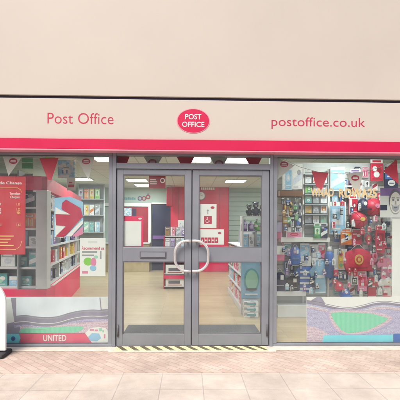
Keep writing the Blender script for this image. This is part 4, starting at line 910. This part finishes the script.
for k_, (o1, o2, m_) in enumerate(((1.2, 2.0, 'shelf_back'), (6.2, 6.9, 'paper_pale'), (9.5, 11.8, 'crowd_print'))):
    pp('stand_tier', pl_, [(a, b_ + o1) for a, b_ in top] + [(a, b_ + o2) for a, b_ in top[::-1]], m_, .0027)
pp('left_column', pl_, [(5, 299), (11, 299), (14.5, 322), (5, 324)], 'paper_pale', .0036)
pp('left_pylon', pl_, [(11, 298), (15.8, 298), (15.8, 321), (14.4, 322)], 'roof_print', .0054)
pp('right_column', pl_, [(100, 297.5), (109.8, 297.5), (109.8, 309), (100.7, 309.5)], 'paper_pale', .0036)
pp('right_pylon', pl_, [(99.4, 297.5), (100.4, 297.5), (101.6, 310), (100.7, 310)], 'roof_print', .0054)
pp('pitch', pl_, chaikin([(19, 331.5), (22, 328), (40, 327.5), (60, 326.8), (82, 325.8), (84, 328), (78, 332.5), (50, 333), (19, 333.2)]), 'pitch_print', .0054)
pp('pitch_line', pl_, [(22, 329), (36, 328.2), (50, 328.6), (36, 329.6)], 'mint', .0072)
pp('red_strip', pl_, [(20, 333.5), (88, 333.3), (94, 342.5), (20, 342.7)], 'red_print', .0072)
a, b_, c_, d_ = rc(43.5, 334.8, 66.5, 341, y); MB().text('UNITED', a, b_, c_, d_, y - .009, 'paper', .0015, .02).build('lettering', pl_)
bl = pp('blue_badge', pl_, [(4, 333.8), (19, 333.8), (20.5, 338), (19, 342.8), (4, 342.8)], 'cyan_print', .009)
q = P(13.5, 338.3, y); MB().poly(ell(q.x, q.z, .028, .028, 16), y - .0125, y - .0107, 'blue').poly(ell(q.x, q.z, .013, .013, 12), y - .0142, y - .0127, 'ink').build('centre', bl)
bl = pp('white_badge', pl_, [(85, 333), (90, 328.5), (98, 327), (106, 328), (109, 334), (108, 342.8), (92, 342.8)], 'paper', .009)
ar = MB(); polyPx(ar, [(88, 337), (92, 333), (99, 333.5), (101, 338), (97, 341), (90, 340.5)], y - .0108, 'sky', .0015)
for (a, b_, c_, d_) in ((90, 329, 94, 330.5), (95, 329.3, 98, 331), (104, 334, 105.5, 338)): x0, x1, z0, z1 = rc(a, b_, c_, d_, y); ar.box(x0, x1, y - .012, y - .0108, z0, z1, 'pink')
for (a, b_, c_, d_) in ((99, 327.8, 102, 331), (102.5, 330, 104, 332)): x0, x1, z0, z1 = rc(a, b_, c_, d_, y); ar.box(x0, x1, y - .012, y - .0108, z0, z1, 'mint')
ar.build('artwork', bl)

pr_ = thing('stadium_poster', 'long stadium poster with green pitch and cyan strip, under the sports display', 'poster', tuple(P(360, 343, y)))
polyPx(MB(), [(306.5, 297), (432, 296.5), (432, 343), (306.5, 343)], y + .004, 'paper', .004).build('sheet', pr_)
roof = [(306.8, 300), (313, 301), (325, 303.5), (340, 306.5), (352, 307), (364, 304.5), (376, 301.5), (388, 301), (400, 302.5), (431, 303)]
roof = curve(roof)
pp('stands', pr_, [(306.8, 342.8), (431, 342.8)] + roof[::-1], 'crowd_print', 0)
low = [(a, b_ + 2.6) for a, b_ in roof]
pp('roof_edge', pr_, roof + low[::-1], 'roof_print', .0018)
low2 = [(a, b_ + 1.4) for a, b_ in roof[8:]]; low3 = [(a, b_ + .6) for a, b_ in roof[8:]]
pp('roof_line', pr_, low3 + low2[::-1], 'paper', .0036)
pp('near_roof', pr_, [(311, 300.5), (317, 296.8), (321, 296.8), (325, 303), (318, 302)], 'roof_print', .0054)
for (o1, o2, m_, o3) in ((2.7, 3.4, 'roof_print', .0027), (5.4, 6.0, 'paper_pale', .0024), (6.1, 8.0, 'crowd_red', .0021)):
    pp('stand_tier', pr_, [(a, b_ + o1) for a, b_ in roof] + [(a, b_ + o2) for a, b_ in roof[::-1]], m_, o3)
pp('perimeter_wall', pr_, chaikin([(325, 310), (340, 308.9), (372.5, 310.3), (396, 315.8), (393.5, 322), (373, 333.2), (350, 336.0), (336.8, 333), (329, 322.5)]), 'lilac', .0030)
pp('running_track', pr_, chaikin([(327, 311), (341, 309.6), (372, 311), (393, 316), (391, 321), (372, 332), (350, 335), (338, 332), (331, 322)]), 'crowd_red', .0040)
pp('pitch', pr_, chaikin([(330.5, 313), (342, 311.8), (372, 313.5), (388, 318.3), (384, 322), (367, 330.5), (348, 333.3), (341, 330), (334, 321)], 0), 'pitch_print', .0054)
pp('near_stand', pr_, [(306.8, 328)] + curve([(306.8, 326), (318, 328), (330, 335), (336, 339)]) + [(328, 342.5), (306.8, 342.8)], 'crowd_red', .0050)
pp('cyan_strip', pr_, [(324, 335.3), (393, 334.6), (393, 341.8), (322, 342.2)], 'cyan_print', .0072)
pp('navy_badge', pr_, [(393.5, 333.8), (431, 333.6), (431, 341.8), (393.5, 341.8)], 'blue', .0072)

# ------------------------------------------------------------------ bunting
def bunting(label, y, pts, flags):
    q = P(*pts[len(pts) // 2], y); t = thing('bunting', label, 'bunting', tuple(q))
    MB().tube([tuple(P(a, b_, y)) for a, b_ in pts], .003, 'string', 6).build('string', t)
    for (tri, colr, oval) in flags:
        f_ = MB(); polyPx(f_, tri, y - .004 if colr == 'flag_white' else y - .008, colr, .003); fo = f_.build('pennant', t, ('white' if colr == 'flag_white' else 'red') + ' pennant')
        if oval:
            q = P(*oval, y); o_ = MB().poly(ell(q.x, q.z, .052, .036, 20), y - .0095, y - .0075, 'ink_red')
            o_.box(q.x - .03, q.x + .03, y - .011, y - .0098, q.z + .004, q.z + .014, 'paper').box(q.x - .034, q.x + .034, y - .011, y - .0098, q.z - .014, q.z - .004, 'paper'); o_.build('logo', fo)
    return t
bunting('string of red and white triangular pennants inside the left window', .06, [(-10, 157.5), (3, 157), (30, 158), (50, 158.5), (70, 158), (90, 157), (110, 157.5)],
  [([(3, 156.5), (22, 157), (8.5, 176)], 'flag_white', (13.5, 161.2)), ([(39.5, 158.3), (58.5, 157.8), (51.5, 180), (48, 180)], 'flag_red', None), ([(76, 157), (94.5, 156.5), (88.5, 180)], 'flag_white', (86.3, 161.5))])
bunting('string of pennants hung across above the double door', .08, [(117, 155), (150, 157), (190, 156.5), (230, 157), (268, 156)],
  [([(113, 155.5), (130, 155.5), (122, 176)], 'flag_red', None), ([(143, 155.5), (163, 155.5), (153, 173)], 'flag_white', (152.5, 162)),
   ([(176, 155.5), (195, 155.5), (186, 174)], 'flag_red', None), ([(209, 155.5), (229, 155.5), (219, 173)], 'flag_white', (219, 163)), ([(244, 155.5), (263, 155.5), (254, 173)], 'flag_red', None)])
bunting('string of red and white pennants inside the right window', .07, [(273, 158), (285, 160), (300, 167), (318, 172), (340, 173.5), (360, 172.5), (378, 168), (400, 158)],
  [([(276, 157.5), (294.5, 165.5), (275.5, 181)], 'flag_white', (284, 164.5)), ([(311.5, 171), (328.5, 173), (321.5, 190), (316, 186)], 'flag_red', None),
   ([(346, 174), (363.5, 171.5), (357.5, 196)], 'flag_white', (355, 178)), ([(383, 171), (396.5, 159), (398.5, 184)], 'flag_red', None)])

# ------------------------------------------------------------------ pavement sign at left edge
ay = -.35; pt = P(6.0, 320, ay); rx_ = pt.x; cxs = rx_ - .30; top_z = P(0, 280, ay).z
ab = thing('pavement_sign', 'white swing sign with rounded top and dark base standing on the paving', 'pavement sign', (cxs, ay, 0))
pts = []; rr = .26; bot = .07
for (ccx, ccz, a0) in ((cxs + .3 - rr, top_z - rr, 0), (cxs - .3 + rr, top_z - rr, 90)):
    pts += [(ccx + rr * math.cos(R(a0 + q * 9)), ccz + rr * math.sin(R(a0 + q * 9))) for q in range(11)]
pts += [(cxs - .3, bot), (cxs + .3, bot)]
MB().poly(pts, ay - .015, ay + .015, 'paper').build('panel', ab)
q = [(cxs + (a - cxs) * .86, (b_ - .45) * .88 + .45) for a, b_ in pts]
MB().poly(ell(cxs, .52, .235, .17, 36), ay - .019, ay - .0155, 'ink_red').build('oval', ab)
MB().text('POST', cxs - .1, cxs + .1, .54, .62, ay - .02, 'paper', .002, .01).text('OFFICE', cxs - .15, cxs + .15, .43, .51, ay - .02, 'paper', .002, .01).build('lettering', ab)
MB().box(cxs - .29, cxs + .315, ay - .12, ay + .16, .001, .05, 'rubber', .02).build('base', ab)
for s_ in (-.2, .2): MB().tube([(cxs + s_, ay, .05), (cxs + s_, ay, .09)], .015, 'steel', 8).build('spring', ab)

# ------------------------------------------------------------------ across the street (what the panes mirror)
brick_mat('far_brick', (.34, .17, .12), (.40, .22, .16), (.45, .42, .38), .9, .3, 1, msize=.03)
for bi, (bx0, bx1, hh) in enumerate(((-17, -5.4, 7.2), (-5.2, 5.0, 6.2), (5.2, 17, 7.8))):
    nm = ('tall brick building across the street, left of the low one', 'low brick building across the street', 'tallest brick building across the street')[bi]
    t = thing('brick_building', nm, 'building', ((bx0 + bx1) / 2, -20, -.16), 'buildings across the street')
    MB().box(bx0, bx1, -26, -20, -.15, hh, 'far_brick').build('wall', t); MB().box(bx0 - .1, bx1 + .1, -26.1, -19.8, hh + .002, hh + .25, 'grey').build('roof', t)
    x = bx0 + 1
    while x < bx1 - 1.6:
        w_ = MB().box(x, x + 1.3, -19.98, -19.9, 4.0, 5.5, 'paper', .01).build('window', t); MB().box(x + .1, x + 1.2, -19.89, -19.87, 4.1, 5.4, 'ink').build('pane', w_); x += 2.7
    MB().box(bx0 + .4, bx1 - .4, -19.98, -19.8, 2.9, 3.5, ('cyan_print', 'paper', 'green')[bi], .01).build('sign_board', t)
    MB().box(bx0 + .5, bx1 - .5, -19.98, -19.9, .3, 2.8, 'ink', .01).build('shop_window', t)

# ------------------------------------------------------------------ light
EL, AZ = R(52), R(205)       # soft high sun behind the camera, a little to its left
wd = bpy.data.worlds.new('World'); sc.world = wd; wd.use_nodes = True
N = wd.node_tree.nodes; L = wd.node_tree.links; bg = N['Background']
sk = N.new('ShaderNodeTexSky'); sk.sky_type = 'NISHITA'; sk.sun_disc = False; sk.sun_elevation = EL; sk.sun_rotation = AZ
sk.dust_density = 5; sk.air_density = 1.0; sk.ozone_density = .6
L.new(sk.outputs[0], bg.inputs[0]); bg.inputs[1].default_value = .1
sd = bpy.data.lights.new('sun', 'SUN'); so = bpy.data.objects.new('sun', sd); COL.objects.link(so)
sd.energy = 1.4; sd.angle = R(25); sd.color = (1, .94, .87)
dirv = Vector((math.sin(AZ) * math.cos(EL), math.cos(AZ) * math.cos(EL), math.sin(EL)))
so.rotation_euler = dirv.to_track_quat('Z', 'Y').to_euler(); so.location = (0, -3, 8)

vs = sc.view_settings; vs.view_transform = 'Standard'; vs.look = 'None'; vs.gamma = 1; vs.exposure = .8; vs.use_curve_mapping = False
sc.render.engine = 'CYCLES'; cy = sc.cycles
cy.use_denoising = True; cy.max_bounces = 8; cy.transparent_max_bounces = 12; cy.diffuse_bounces = 4; cy.glossy_bounces = 3
cy.caustics_reflective = False; cy.caustics_refractive = False; cy.sample_clamp_indirect = 4
